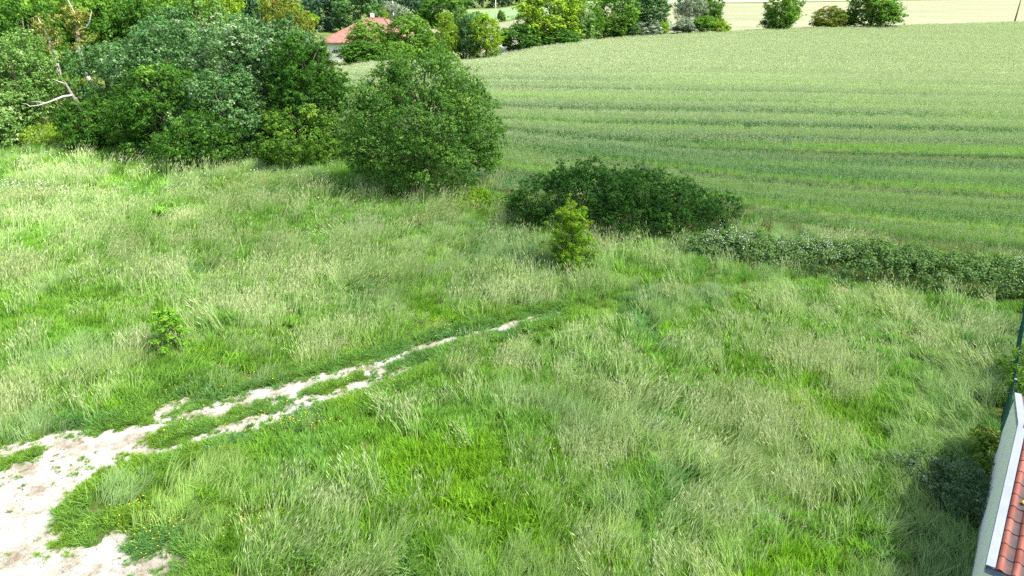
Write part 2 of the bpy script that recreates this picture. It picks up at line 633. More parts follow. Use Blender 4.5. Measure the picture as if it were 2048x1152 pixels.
V, F = stones(2600)
o = link('loose_stones', mesh_np('loose_stones', V, None, F), M['grit'])
tag(o, 'small white limestone chips strewn over the yard and ruts', 'stones', kind='stuff')

# ------------------------------------------------------------------ scattering with geometry nodes (grass, grain)
def scatter(name, protos, P, rot, scl, vi, tint, label, cat):
    col = bpy.data.collections.new(name + '_plants')
    for k, me in enumerate(protos):
        po = bpy.data.objects.new('%s_plant_%02d' % (name, k), me)
        col.objects.link(po)
    me = bpy.data.meshes.new(name)
    n = len(P)
    me.vertices.add(n)
    me.vertices.foreach_set('co', np.asarray(P, np.float32).ravel())
    a = me.attributes.new('rot', 'FLOAT_VECTOR', 'POINT')
    a.data.foreach_set('vector', np.asarray(rot, np.float32).ravel())
    a = me.attributes.new('scl', 'FLOAT_VECTOR', 'POINT')
    a.data.foreach_set('vector', np.asarray(scl, np.float32).ravel())
    a = me.attributes.new('vi', 'INT', 'POINT')
    a.data.foreach_set('value', np.asarray(vi, np.int32))
    a = me.attributes.new('tint', 'FLOAT_COLOR', 'POINT')
    a.data.foreach_set('color', np.concatenate([tint, np.ones((n, 1))], 1).astype(np.float32).ravel())
    ob = link(name, me)
    ng = bpy.data.node_groups.new(name + '_scatter', 'GeometryNodeTree')
    ng.interface.new_socket('Geometry', in_out='INPUT', socket_type='NodeSocketGeometry')
    ng.interface.new_socket('Geometry', in_out='OUTPUT', socket_type='NodeSocketGeometry')
    N, L = ng.nodes, ng.links
    gi = N.new('NodeGroupInput')
    go = N.new('NodeGroupOutput')
    ip = N.new('GeometryNodeInstanceOnPoints')
    ci = N.new('GeometryNodeCollectionInfo')
    ci.inputs['Collection'].default_value = col
    ci.inputs['Separate Children'].default_value = True
    ci.inputs['Reset Children'].default_value = True

    def named(nm, dt):
        q = N.new('GeometryNodeInputNamedAttribute')
        q.data_type = dt
        q.inputs['Name'].default_value = nm
        return q.outputs['Attribute']
    er = N.new('FunctionNodeEulerToRotation')
    L.new(named('rot', 'FLOAT_VECTOR'), er.inputs[0])
    L.new(gi.outputs[0], ip.inputs['Points'])
    L.new(ci.outputs[0], ip.inputs['Instance'])
    ip.inputs['Pick Instance'].default_value = True
    L.new(named('vi', 'INT'), ip.inputs['Instance Index'])
    L.new(er.outputs[0], ip.inputs['Rotation'])
    L.new(named('scl', 'FLOAT_VECTOR'), ip.inputs['Scale'])
    L.new(ip.outputs[0], go.inputs[0])
    md = ob.modifiers.new('scatter', 'NODES')
    md.node_group = ng
    tag(ob, label, cat, kind='stuff')
    return ob


def blades(r, n, rad, h, w, lean, curl, hd=0.0, flat=0.0):
    """n curved ribbons: returns V, F4, F3, lv, hd"""
    a = r.uniform(0, 2 * np.pi, n)
    q = rad * np.sqrt(r.random(n))
    bx, by = q * np.cos(a), q * np.sin(a)
    da = a + r.normal(0, 1.1, n)
    H = h * r.uniform(0.55, 1.1, n)
    ln = lean * r.uniform(0.2, 1.3, n)
    cu = curl * r.uniform(0.2, 1.4, n)
    W = w * r.uniform(0.7, 1.3, n)
    wa = da + np.pi / 2 + r.normal(0, 0.7, n)
    px, py = np.cos(wa), np.sin(wa)
    V = np.zeros((n, 7, 3))
    for k, (t, wf) in enumerate([(0, 0.8), (0.4, 1.0), (0.75, 0.7), (1.0, 0)]):
        out = H * (ln * t + cu * t * t)
        z = H * (t - 0.35 * cu * t * t * t) * np.cos(np.minimum(ln, 1.2) * 0.5)
        cx, cy_ = bx + out * np.cos(da), by + out * np.sin(da)
        if k < 3:
            V[:, 2 * k] = np.stack([cx - px * W * wf / 2, cy_ - py * W * wf / 2, z], 1)
            V[:, 2 * k + 1] = np.stack([cx + px * W * wf / 2, cy_ + py * W * wf / 2, z], 1)
        else:
            V[:, 6] = np.stack([cx, cy_, z], 1)
    b = np.arange(n)[:, None] * 7
    F4 = np.concatenate([b + [0, 1, 3, 2], b + [2, 3, 5, 4]])
    F3 = b + [4, 5, 6]
    lv = np.repeat(np.clip(r.normal(0.45, 0.22, n), 0, 1), 7)
    tips = np.stack([V[:, 6], V[:, 6] - (V[:, 4] + V[:, 5]) / 2], 1)
    return V.reshape(-1, 3), F4, F3, lv, np.full(n * 7, hd), tips


def heads(r, tips, length, width):
    """seed heads on stalk tips: two crossed spindles that nod along the stalk"""
    n = len(tips)
    d = tips[:, 1] / (np.linalg.norm(tips[:, 1], axis=1, keepdims=True) + 1e-9)
    d = d + np.array([0, 0, -0.10]) + r.normal(0, 0.05, (n, 3))
    d /= np.linalg.norm(d, axis=1, keepdims=True)
    s = np.cross(d, [0, 0, 1.0]) + 1e-6
    s /= np.linalg.norm(s, axis=1, keepdims=True)
    u = np.cross(s, d)
    L = (length * r.uniform(0.6, 1.3, n))[:, None]
    W = (width * r.uniform(0.6, 1.3, n))[:, None]
    p = tips[:, 0]
    V = np.stack([p, p + d * L * .45 + s * W, p + d * L, p + d * L * .45 - s * W, p + d * L * .45 + u * W, p + d * L * .45 - u * W], 1)
    b = np.arange(n)[:, None] * 6
    F4 = np.concatenate([b + [0, 1, 2, 3], b + [0, 4, 2, 5]])
    return V.reshape(-1, 3), F4, np.zeros((0, 3), int), np.repeat(r.random(n), 6), np.ones(n * 6)


def merge(parts, name, mat):
    V, F4, F3, lv, hd = [], [], [], [], []
    b = 0
    for p in parts:
        V.append(p[0])
        F4.append(p[1] + b)
        F3.append(p[2] + b)
        lv.append(p[3])
        hd.append(p[4])
        b += len(p[0])
    me = mesh_np(name, np.concatenate(V), np.concatenate(F4), np.concatenate(F3), {'lv': np.concatenate(lv), 'hd': np.concatenate(hd)})
    me.materials.append(mat)
    return me


def sward(r, n, rad, h, w, lean, curl, hd=0.0, spread=0.9, nsub=11):
    """a patch of n ribbons rooted round small tussocks, bent mostly towards +X (down the wind)"""
    sc = r.normal(0, rad * 0.52, (nsub, 2))
    sh = r.uniform(0.75, 1.2, nsub)
    k = r.integers(0, nsub, n)
    bx, by = (sc[k] + r.normal(0, rad * 0.16, (n, 2))).T
    da = r.normal(0, spread, n)
    H = h * sh[k] * r.uniform(0.6, 1.1, n)
    ln = lean * r.uniform(0.1, 1.4, n)
    cu = curl * r.uniform(0.2, 1.5, n)
    W = w * r.uniform(0.7, 1.3, n)
    wa = da + np.pi / 2 + r.normal(0, 0.9, n)
    px, py = np.cos(wa), np.sin(wa)
    V = np.zeros((n, 7, 3))
    for j, (t, wf) in enumerate([(0, 0.8), (0.4, 1.0), (0.75, 0.75), (1.0, 0)]):
        out = H * (ln * t + cu * t * t)
        z = H * (t - 0.32 * cu * t * t * t) * np.cos(np.minimum(ln, 1.2) * 0.5)
        cx, cy_ = bx + out * np.cos(da), by + out * np.sin(da)
        if j < 3:
            V[:, 2 * j] = np.stack([cx - px * W * wf / 2, cy_ - py * W * wf / 2, z], 1)
            V[:, 2 * j + 1] = np.stack([cx + px * W * wf / 2, cy_ + py * W * wf / 2, z], 1)
        else:
            V[:, 6] = np.stack([cx, cy_, z], 1)
    b = np.arange(n)[:, None] * 7
    F4 = np.concatenate([b + [0, 1, 3, 2], b + [2, 3, 5, 4]])
    F3 = b + [4, 5, 6]
    sv = r.normal(0, 0.12, nsub)
    lv = np.repeat(np.clip(0.45 + sv[k] + r.normal(0, 0.17, n), 0, 1), 7)
    tips = np.stack([V[:, 6], V[:, 6] - (V[:, 4] + V[:, 5]) / 2], 1)
    return V.reshape(-1, 3), F4, F3, lv, np.full(n * 7, hd), tips


def grass_protos():
    r = np.random.default_rng(21)
    out = []
    R = 0.62
    for k in range(4):          # 0-3 lush leafy
        out.append(merge([sward(r, 400, R, 0.50, 0.021, 0.18, 0.38, spread=1.2), sward(r, 120, R, 0.28, 0.022, 0.5, 0.6, spread=2)], 'leafy_grass', M['grass']))
    for k in range(4):          # 4-7 tall seeding grass
        st = sward(r, 70, R, 0.95, 0.016, 0.10, 0.22, hd=0.5, spread=0.8)
        out.append(merge([sward(r, 330, R, 0.52, 0.019, 0.18, 0.4, spread=1.2), st, heads(r, st[5], 0.22, 0.011)], 'seeding_grass', M['grass']))
    for k in range(2):          # 8-9 short turf
        out.append(merge([sward(r, 480, R, 0.16, 0.02, 0.6, 0.6, spread=2)], 'short_turf', M['grass']))
    for k in range(2):          # 10-11 dry stalks
        st = sward(r, 90, R, 0.85, 0.015, 0.14, 0.25, hd=0.7, spread=0.8)
        out.append(merge([st, heads(r, st[5], 0.22, 0.012), sward(r, 230, R, 0.42, 0.019, 0.3, 0.5)], 'dry_grass', M['grass']))
    for k in range(2):          # 12-13 fine sweeping grass
        out.append(merge([sward(r, 430, R, 0.70, 0.014, 0.16, 0.5, hd=0.28, spread=0.7)], 'fine_grass', M['grass']))
    weeds = []
    for k in range(2):          # 16-17 broad-leaved weeds among grass
        weeds.append(merge([sward(r, 150, R, 0.34, 0.05, 0.55, 0.5, spread=2), sward(r, 330, R, 0.42, 0.013, 0.2, 0.4)], 'broad_weeds', M['grass']))
    for k in range(2):          # 14-15 small tufts
        out.append(merge([sward(r, 90, 0.16, 0.17, 0.012, 0.5, 0.5, spread=2, nsub=4)], 'turf_tuft', M['grass']))
    return out + weeds


HOUSE_O = np.array([11.03, 11.65])
HG = np.array([0.606, 0.796])     # along the gable wall
HR = np.array([0.796, -0.606])    # along the ridge, away from the meadow


def meadow_points():
    P = []
    for y0, y1, st in ((8.5, 22, 0.66), (22, 32, 0.74), (32, 46, 0.86), (46, 74, 1.05)):
        ys = np.arange(y0, y1, st)
        xm = 0.76 * (0.906 * y1 + 6.4) + 5
        xs_ = np.arange(-xm, xm, st)
        X, Y = np.meshgrid(xs_, ys)
        X = X.ravel() + rng.uniform(-.5, .5, X.size) * st
        Y = Y.ravel() + rng.uniform(-.5, .5, Y.size) * st
        k = np.abs(X) < 0.76 * (0.906 * Y + 6.4) + 4
        P.append(np.stack([X[k], Y[k], np.full(k.sum(), st)], 1))
    P = np.concatenate(P)
    x, y = P[:, 0], P[:, 1]
    k = (y < bound(x)) & ~((x < -40) & (y > 72))
    hp_ = [(10.0, 37.6, .9), (13.5, 36.3, 1.3), (17.4, 34.6, 1.6), (21.5, 33.2, 1.6), (26, 31.8, 1.6), (31, 30.6, 1.6), (37, 28.6, 1.6), (43, 26.4, 1.6)]
    k &= seg_dist(x, y, hp_) > 0
    # not inside the house or its garden behind the fence
    u = (x - HOUSE_O[0]) * HR[0] + (y - HOUSE_O[1]) * HR[1]
    v = (x - HOUSE_O[0]) * HG[0] + (y - HOUSE_O[1]) * HG[1]
    k &= ~((u > -0.12) & (v < 24))
    return P[k]


P = meadow_points()
x, y = P[:, 0], P[:, 1]
N = len(P)
b = bare(x, y)
big = fbm(x, y, 7.0, 41, 3)
med = fbm(x, y, 2.6, 55, 3)
sml = fbm(x, y, 0.9, 77, 2)
blu = fbm(x, y, 3.4, 91, 3)
dry = fbm(x, y, 4.2, 101, 3)


def blob(cx, cy_, rx, ry, a=0.0):
    dx, dy = x - cx, y - cy_
    c, s = math.cos(a), math.sin(a)
    return np.exp(-(((dx * c + dy * s) / rx) ** 2 + ((-dx * s + dy * c) / ry) ** 2))


d_track = -np.maximum.reduce([-seg_dist(x, y, RUT1), -seg_dist(x, y, RUT2), -poly_sd(x, y, PAD)])
lush = 1.0 * blob(4.6, 13.6, 6.5, 2.8) + 0.5 * blob(-10, 17, 3, 3) + 0.5 * blob(12, 20, 3, 5) + 0.95 * blob(-3.2, 18.6, 2.2, 1.5) + 0.6 * blob(-1, 16.5, 2.5, 1.2) + 0.6 * blob(7.3, 26.7, 1.1, 1.5) \
    + 0.5 * blob(-14, 24.3, 8, 2.0, 0.5) + 0.5 * blob(-3, 28.8, 8, 1.6, 0.5) + 0.5 * blob(11, 21, 2.5, 3) + 0.4 * blob(-7.5, 15.5, 3.0, 2.5) + 0.5 * blob(6, 32.8, 9, 1.3, -0.05)
tall = 0.55 * blob(2, 21.5, 4.5, 3.2) + 0.5 * blob(10, 24, 7, 3) + 0.5 * blob(-14, 35, 14, 7) + 0.55 * blob(-28, 45, 14, 9) + 0.35 * blob(-3, 39, 8, 5) + 0.45 * blob(17, 28.3, 4, 2) \
    + 0.35 * blob(-4.5, 14.5, 2.0, 1.5)
lush = np.clip(lush + (med - 0.5) * 1.7 + (sml - .5) * .9, 0, 1)
tall = np.clip(tall + (big - 0.42) * 1.7 + (sml - 0.5) * 0.9, 0, 1)
tall *= 1 - 0.55 * lush
TROD = [(2.3, 29.2, .25), (6, 31.0, .35), (11, 32.4, .4), (16.4, 32.0, .3), (25.4, 30.6, .3)]
TROD2 = [(-3.6, 24.7, .2), (-1, 26.0, .2), (2.5, 28.2, .25), (5, 29.8, .2)]
near_track = np.maximum(sstep(2.0, 0.3, d_track), 0.75 * sstep(0.9, 0.1, np.minimum(seg_dist(x, y, TROD), seg_dist(x, y, TROD2))))
tall *= 1 - 0.9 * near_track

c_mid = np.array([0.16, 0.335, 0.05])
c_lush = np.array([0.18, 0.375, 0.018])
c_blue = np.array([0.145, 0.30, 0.11])
c_grey = np.array([0.225, 0.405, 0.10])
c_oliv = np.array([0.25, 0.335, 0.075])
T = np.tile(c_mid, (N, 1))


def to(c_, w):
    global T
    w = np.clip(w, 0, 1)[:, None]
    T = T * (1 - w) + c_ * w


to(c_grey, tall * 0.85)
to(c_blue, sstep(0.56, 0.72, blu) * 0.8)
to(c_lush, lush * 0.9)
to(c_oliv, sstep(0.62, 0.76, dry) * 0.35)
T *= (0.86 + 0.30 * fbm(x, y, 1.4, 201, 2))[:, None] * rng.uniform(0.85, 1.15, (N, 1))

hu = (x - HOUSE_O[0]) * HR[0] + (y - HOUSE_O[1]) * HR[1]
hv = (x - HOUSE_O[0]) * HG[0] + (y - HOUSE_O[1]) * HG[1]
shade_grass = sstep(-3.6, -1.6, hu + (sml - .5) * 2) * sstep(24, 16, hv)      # fine blue-green grass by the wall, building's shade painted into its tint
to(np.array([0.10, 0.215, 0.075]), shade_grass * 0.65)
u = rng.random(N)
vi = rng.integers(0, 4, N)
vi = np.where(u < 0.10 + tall * 0.66, rng.integers(4, 8, N), vi)
vi = np.where((med > 0.6) & (rng.random(N) < 0.25), 16 + rng.integers(0, 2, N), vi)
vi = np.where((u > 0.9) & (tall > 0.2), rng.integers(12, 14, N), vi)
vi = np.where((sstep(0.66, 0.78, dry) > rng.random(N)) & (near_track < 0.3), rng.integers(10, 12, N), vi)
vi = np.where((blu > 0.62) & (rng.random(N) < 0.6), rng.integers(12, 14, N), vi)
vi = np.where((shade_grass > 0.4) & (rng.random(N) < 0.7), rng.integers(12, 14, N), vi)
short = near_track > rng.uniform(0.25, 1.0, N)
vi = np.where(short, rng.integers(8, 10, N), vi)
sz = (0.72 + 0.55 * fbm(x, y, 1.8, 301, 3)) * rng.uniform(0.8, 1.2, N) * (P[:, 2] / 0.62) ** 0.5
sz *= 1 - 0.35 * near_track
keep = b < -0.62 - 0.12 * rng.random(N)
# wind: neighbouring plants lean the same way
wa = 0.9 + (fbm(x, y, 6.0, 401, 2) - 0.5) * 3.4 + (sml - .5) * 1.2
wl_ = (0.02 + 0.42 * sstep(0.4, 0.75, fbm(x, y, 3.0, 431, 3))) * (1 - 0.6 * near_track)
rot = np.stack([rng.normal(0, .04, N), wl_ + rng.normal(0, .05, N), wa + rng.normal(0, 0.55, N)], 1)
scl = np.stack([sz, sz, sz * (0.85 + 0.3 * rng.random(N))], 1)
pos = np.stack([x, y, np.zeros(N) - 0.01], 1)
# small tufts along the ragged edges of the bare ground and here and there on it
e = rng.uniform((-22, 8.5), (4.5, 30.5), (60000, 2))
e = np.concatenate([e, rng.uniform((15, 26), (36, 33), (9000, 2))])
eb = bare(e[:, 0], e[:, 1])
clus = fbm(e[:, 0], e[:, 1], 0.9, 611, 2)
pe = 0.85 * sstep(0.08, -0.75, eb) * (0.25 + 0.75 * sstep(0.3, 0.6, clus)) * (eb > -1.0) + 0.5 * sstep(0.34, -0.05, eb) * sstep(0.40, 0.65, clus) * (eb > -0.05)
pe += (eb > 0.12) * (0.09 * sstep(0.58, 0.75, clus) + 0.006)
ek = rng.random(len(e)) < pe
e, eb = e[ek], eb[ek]
ne = len(e)
ew = np.clip(fbm(e[:, 0], e[:, 1], 1.6, 633, 2) * 1.6 - 0.3, 0, 1)[:, None]
eT = (np.array([0.135, 0.30, 0.085]) * (1 - ew) + np.array([0.20, 0.36, 0.035]) * ew) * rng.uniform(0.75, 1.2, (ne, 1))
es = rng.uniform(0.6, 1.15, ne) * np.where(eb > -0.1, 0.6, 1.0) * (1 + 0.9 * sstep(-0.3, -1.0, eb))
pos = np.concatenate([pos[keep], np.stack([e[:, 0], e[:, 1], np.zeros(ne)], 1)])
rot = np.concatenate([rot[keep], np.stack([np.zeros(ne), np.zeros(ne), rng.uniform(0, 6.28, ne)], 1)])
scl = np.concatenate([scl[keep], np.stack([es, es, es * rng.uniform(.7, 1.4, ne)], 1)])
vi = np.concatenate([vi[keep], rng.integers(14, 16, ne)])
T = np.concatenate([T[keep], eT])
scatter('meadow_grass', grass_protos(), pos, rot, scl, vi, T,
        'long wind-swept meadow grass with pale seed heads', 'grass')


# ------------------------------------------------------------------ wheat
def wheat_protos():
    r = np.random.default_rng(5)
    out = []
    for k in range(3):      # near: half-metre clumps
        st = blades(r, 20, 0.23, 0.74, 0.011, 0.06, 0.05, hd=0.12)
        out.append(merge([st, heads(r, st[5], 0.10, 0.011), blades(r, 50, 0.23, 0.62, 0.018, 0.16, 0.4)], 'wheat_clump', M['wheat']))
    for k in range(3):      # middle: wider clumps, several plants to a ribbon
        st = blades(r, 28, 0.42, 0.74, 0.018, 0.06, 0.05, hd=0.15)
        out.append(merge([st, heads(r, st[5], 0.12, 0.022), blades(r, 64, 0.42, 0.62, 0.03, 0.16, 0.4)], 'wheat_patch', M['wheat']))
    for k in range(2):      # far
        st = blades(r, 90, 1.5, 0.74, 0.035, 0.06, 0.05, hd=0.25)
        out.append(merge([st, heads(r, st[5], 0.16, 0.05), blades(r, 130, 1.5, 0.58, 0.07, 0.3, 0.6)], 'wheat_stand', M['wheat']))
    return out


Pw = []
for y0, y1, st, lod in ((30, 62, 0.34, 0), (62, 112, 0.52, 1), (112, 275, 1.35, 2)):
    ys = np.arange(y0, y1, st)
    xm = 0.76 * (0.906 * y1 + 6.4) + 8
    X, Y = np.meshgrid(np.arange(-32, min(xm, 190), st), ys)
    X = X.ravel() + rng.uniform(-.5, .5, X.size) * st
    Y = Y.ravel() + rng.uniform(-.5, .5, Y.size) * st
    k = in_wheat(X, Y) & (np.abs(X) < 0.76 * (0.906 * Y + 6.4) + 6)
    Pw.append(np.stack([X[k], Y[k], np.full(k.sum(), lod)], 1))
Pw = np.concatenate(Pw)
x, y, lod = Pw.T
N = len(Pw)
# the drill rows bend gently: nearly level far off, turning with the hedge near it
hb = np.interp(x, [-30, -10, 3.3, 11, 19.2, 27, 35.8, 48, 70], [74, 66, 58.8, 54, 50.2, 47.7, 45.7, 43.2, 39])
bl = sstep(-2, 22, y - hb)
rowc = (1 - bl) * (y - hb) + bl * (y + 0.115 * x - 57.0)
fine = noise(rowc + 0.15 * fbm(x, y, 5, 523, 2), x * 0.03, 1.0, 15)
row_n = noise(rowc + 0.3 * fbm(x, y, 9, 521, 2), x * 0.02, 1.7, 11) * 0.55 + noise(rowc, x * 0.01, 6.5, 13) * 0.45
along = fbm(x * 0.12, rowc, 1.3, 501, 3)
patch = fbm(x, y, 14, 511, 3)
tram = np.minimum(np.abs((rowc + 5.6) % 7.5 - 5.6), np.abs((rowc + 5.6) % 7.5 - 7.1))
band = np.exp(-((rowc - 22.5) / 2.0) ** 2) * sstep(60, 10, x) * 0.55
wheel = sstep(0.6, 0.3, tram) * (lod < 2)
keep = ~((tram < 0.3) & (lod < 2) & (rng.random(N) < 0.8))
sun_pale = 0.95 * sstep(72, 150, y + 0.35 * x) * (0.75 + 0.5 * noise(rowc, x * 0.02, 9.0, 17)) + band * 0.5          # far field's sunlit paleness put into the tint, plus a pale row band
yel = np.clip((fine - 0.5) * 1.8 + (row_n - 0.5) * 2.8 + (along - 0.5) * 1.5 + (patch - 0.5) * 1.2 + 0.30 + sun_pale + band, 0, 1)
w = yel[:, None]
T = np.array([0.068, 0.235, 0.06]) * (1 - w) + np.array([0.22, 0.40, 0.085]) * w
w = np.clip(sun_pale, 0, 1)[:, None] * 0.9
T = T * (1 - w) + np.array([0.51, 0.54, 0.42]) * w
w = wheel[:, None] * 0.75
T = T * (1 - w) + np.array([0.40, 0.43, 0.12]) * w
T *= rng.uniform(0.88, 1.12, (N, 1)) * (0.72 + 0.56 * fine)[:, None]
edge = sstep(3.0, 0.0, y - bound(x))[:, None] * 0.6
T = T * (1 - edge) + np.array([0.27, 0.24, 0.11]) * edge
vi = np.where(lod == 0, rng.integers(0, 3, N), np.where(lod == 1, rng.integers(3, 6, N), rng.integers(6, 8, N)))
sz = (0.8 + 0.4 * along) * rng.uniform(0.9, 1.1, N) * (1 - 0.45 * wheel)
sz *= np.where(edge[:, 0] > 0.2, rng.uniform(0.55, 1.0, N), 1)
rot = np.stack([rng.normal(0.0, .06, N), rng.normal(0, .06, N), rng.uniform(0, 6.28, N)], 1)
scl = np.stack([sz * 0 + 1, sz * 0 + 1, sz], 1)
pos = np.stack([x, y, terrain(x, y)], 1)
scatter('wheat', wheat_protos(), pos[keep], rot[keep], scl[keep], vi[keep], T[keep], 'green wheat with paler ears growing in long drilled rows', 'wheat')


# ------------------------------------------------------------------ foliage building
def ellipsoid_pts(r, n):
    v = r.normal(0, 1, (n, 3))
    return v / np.linalg.norm(v, axis=1, keepdims=True)


def leaves_at(r, C, R, nper, leaf, squash=0.75, outward=None, up=0.5, lvc=None, spike=0.4, lv_sp=0.16):
    """leaf faces scattered through clumps with centres C, radii R"""
    n = len(C)
    k = np.repeat(np.arange(n), nper)
    m = len(k)
    d = ellipsoid_pts(r, m)
    rad = R[k] * r.random(m) ** spike
    p = C[k] + d * rad[:, None] * np.array([1, 1, squash])
    o = outward[k] if outward is not None else 0
    nn = d * 0.95 + np.array([0, 0, up]) + o * 0.45 + r.normal(0, 0.38, (m, 3))
    nn /= np.linalg.norm(nn, axis=1, keepdims=True)
    t = np.cross(nn, r.normal(0, 1, (m, 3)))
    t /= np.linalg.norm(t, axis=1, keepdims=True)
    s = np.cross(nn, t)
    L = (leaf * r.uniform(0.5, 1.6, m) * np.repeat(r.uniform(0.8, 1.25, n), nper))[:, None]
    W = L * r.uniform(0.45, 0.75, (m, 1))
    bend = nn * L * 0.12
    V = np.stack([p - t * L * .5, p + s * W * .5 + bend, p + t * L * .5, p - s * W * .5 + bend], 1).reshape(-1, 3)
    F = np.arange(m * 4).reshape(-1, 4)
    base = lvc[k] if lvc is not None else 0.4
    lv = np.clip(base + r.normal(0, lv_sp, m), 0, 1)
    return V, F, np.repeat(lv, 4)


def crown_clumps(r, lobes, clump, dens=1.0, zmin=0.15):
    """clump centres over the outer shell of a set of ellipsoid lobes"""
    C, O = [], []
    for (cx, cy_, cz, rx_, ry_, rz_) in lobes:
        area = 4 * np.pi * ((rx_ * ry_) ** 1.6 / 3 + (rx_ * rz_) ** 1.6 / 3 + (ry_ * rz_) ** 1.6 / 3) ** (1 / 1.6)
        n = max(6, int(area / (clump ** 2 * 1.5) * dens))
        d = ellipsoid_pts(r, n)
        p = d * np.array([rx_, ry_, rz_]) * r.uniform(0.72, 1.06, (n, 1))
        C.append(p + (cx, cy_, cz))
        O.append(d)
    C = np.concatenate(C)
    O = np.concatenate(O)
    ok = C[:, 2] > zmin
    for (cx, cy_, cz, rx_, ry_, rz_) in lobes:      # drop clumps buried in another lobe
        q = (((C - (cx, cy_, cz)) / (rx_, ry_, rz_)) ** 2).sum(1)
        ok &= q > 0.42
    return C[ok], O[ok]


def crown_mesh(name, seed, lobes, clump, leaf, total, squash=0.8, dens=0.72, zmin=0.15, spike=0.24, lvmean=0.42, lvvar=0.17, inner=0.12, lv_sp=0.16, stray=4, tuft=1.75):
    r = np.random.default_rng(seed)
    C, O = crown_clumps(r, lobes, clump, dens, zmin)
    R = clump * r.uniform(0.5, 1.2, len(C))
    lvc = np.clip(r.normal(lvmean, lvvar, len(C)), 0, 1)
    # leaf tufts over each clump, then leaves packed in each tuft: lit tufts, dark gaps between
    tr_ = leaf * tuft
    nt_ = np.maximum(3, (R ** 2 / tr_ ** 2 * 1.25).astype(int))
    kk = np.repeat(np.arange(len(C)), nt_)
    dd = ellipsoid_pts(r, len(kk))
    dd = dd + O[kk] * 0.35 + np.array([0, 0, 0.15])
    dd /= np.linalg.norm(dd, axis=1, keepdims=True)
    Ct = C[kk] + dd * (R[kk] * r.uniform(0.6, 1.1, len(kk)))[:, None] * np.array([1, 1, squash])
    ok = Ct[:, 2] > zmin * 0.6
    kk, dd, Ct = kk[ok], dd[ok], Ct[ok]
    Rt = tr_ * r.uniform(0.6, 1.3, len(kk))
    lvt = np.clip(lvc[kk] + r.normal(0, lv_sp * 0.9, len(kk)), 0, 1)
    nper = np.maximum(2, (total * (1 - inner) * Rt ** 2 / (Rt ** 2).sum() + r.random(len(kk))).astype(int))
    V, F, lv = leaves_at(r, Ct, Rt, nper, leaf, 0.7, dd * 0.9 + O[kk] * 0.4, 0.45, lvt, 0.45, lv_sp * 0.55)
    # sparse leaves deeper in, and stray sprays past the outline
    lo = np.array(lobes)
    ci = r.integers(0, len(lo), int(total * inner / 30) + 1)
    d = ellipsoid_pts(r, len(ci)) * r.random((len(ci), 1)) ** 0.4 * 0.72
    C2 = lo[ci, :3] + d * lo[ci, 3:]
    C2 = C2[C2[:, 2] > zmin]
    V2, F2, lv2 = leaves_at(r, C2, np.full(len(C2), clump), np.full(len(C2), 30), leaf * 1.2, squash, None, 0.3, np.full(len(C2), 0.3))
    nsp = max(3, len(C) // stray)
    pick = r.integers(0, len(C), nsp)
    C3 = C[pick] + O[pick] * (R[pick] * r.uniform(0.8, 1.6, nsp))[:, None] + r.normal(0, .1, (nsp, 3))
    V3, F3, lv3 = leaves_at(r, C3, np.full(nsp, clump * 0.35), np.full(nsp, 9), leaf, 0.9, O[pick], 0.4, np.clip(lvc[pick] + .1, 0, 1))
    F2 = F2 + len(V)
    F3 = F3 + len(V) + len(V2)
    V = np.concatenate([V, V2, V3])
    low = V[:, 2] < 0.02
    V[low, 2] = 0.02 + r.random(low.sum()) * 0.1
    me = mesh_np(name, V, np.concatenate([F, F2, F3]), None, {'lv': np.concatenate([lv, lv2, lv3])})
    return me, C


def trunk_mb(r, h, rad, C, nlimb=9, lean=(0, 0), fork=0.28):
    """tapered trunk and limbs that reach out to foliage clumps"""
    t = MB()
    pts = []
    n = 6
    wob = r.normal(0, 0.12, (n, 2)) * h / 8
    for k in range(n):
        q = k / (n - 1)
        pts.append((lean[0] * q + wob[k, 0] * q, lean[1] * q + wob[k, 1] * q, h * 0.82 * q - (0.1 if k == 0 else 0)))
    t.tube(pts, [rad * (1.25 if k == 0 else 1) * (1 - 0.8 * k / (n - 1)) for k in range(n)], 8)
    l = MB()
    if len(C):
        idx = r.choice(len(C), min(nlimb, len(C)), replace=False)
        for i in idx:
            c = Vector(C[i])
            q = min(0.8, max(fork, (c.z / (h * 0.82)) * 0.6))
            b0 = Vector(pts[0]).lerp(Vector(pts[-1]), q)
            j = min(int(q * (n - 1)), n - 2)
            b0 = Vector(pts[j]).lerp(Vector(pts[j + 1]), q * (n - 1) - j)
            m1 = b0.lerp(c, 0.5) + Vector((0, 0, 0.12 * (c - b0).length)) + Vector(r.normal(0, 0.08, 3) * (c - b0).length)
            rr = rad * 0.42 * (1 - 0.5 * q)
            l.tube([b0, m1, c], [rr, rr * 0.6, rr * 0.2], 6)
            for s in range(2):
                e = m1.lerp(c, 0.4) + Vector(r.normal(0, 0.25, 3) * (c - b0).length)
                if e.z > 0.3:
                    l.tube([m1, e], [rr * 0.4, rr * 0.12], 5)
    return t, l


def auto_lobes(r, w, h, low=0.1, n=7, top=0.0):
    """a crown of overlapping lobes filling width w and height h, starting at low*h above ground"""
    R = w / 2
    z0 = h * low
    cz = (h + z0) / 2
    rz = (h - z0) / 2
    L = [(0, 0, cz, R * 0.78, R * 0.78, rz * 0.86)]
    for k in range(n):
        a = 2 * math.pi * (k + r.random() * 0.7) / n
        q = r.uniform(0.42, 0.62)
        zz = r.uniform(-0.62, 0.55)
        s = math.sqrt(max(0.2, 1 - zz * zz * 0.9))
        L.append((math.cos(a) * R * q * s, math.sin(a) * R * q * s, cz + zz * rz, R * r.uniform(0.34, 0.5), R * r.uniform(0.34, 0.5), rz * r.uniform(0.28, 0.42)))
    L.append((r.normal(0, .12) * R, r.normal(0, .12) * R, h - rz * 0.36, R * 0.45, R * 0.45, rz * 0.36))
    return L


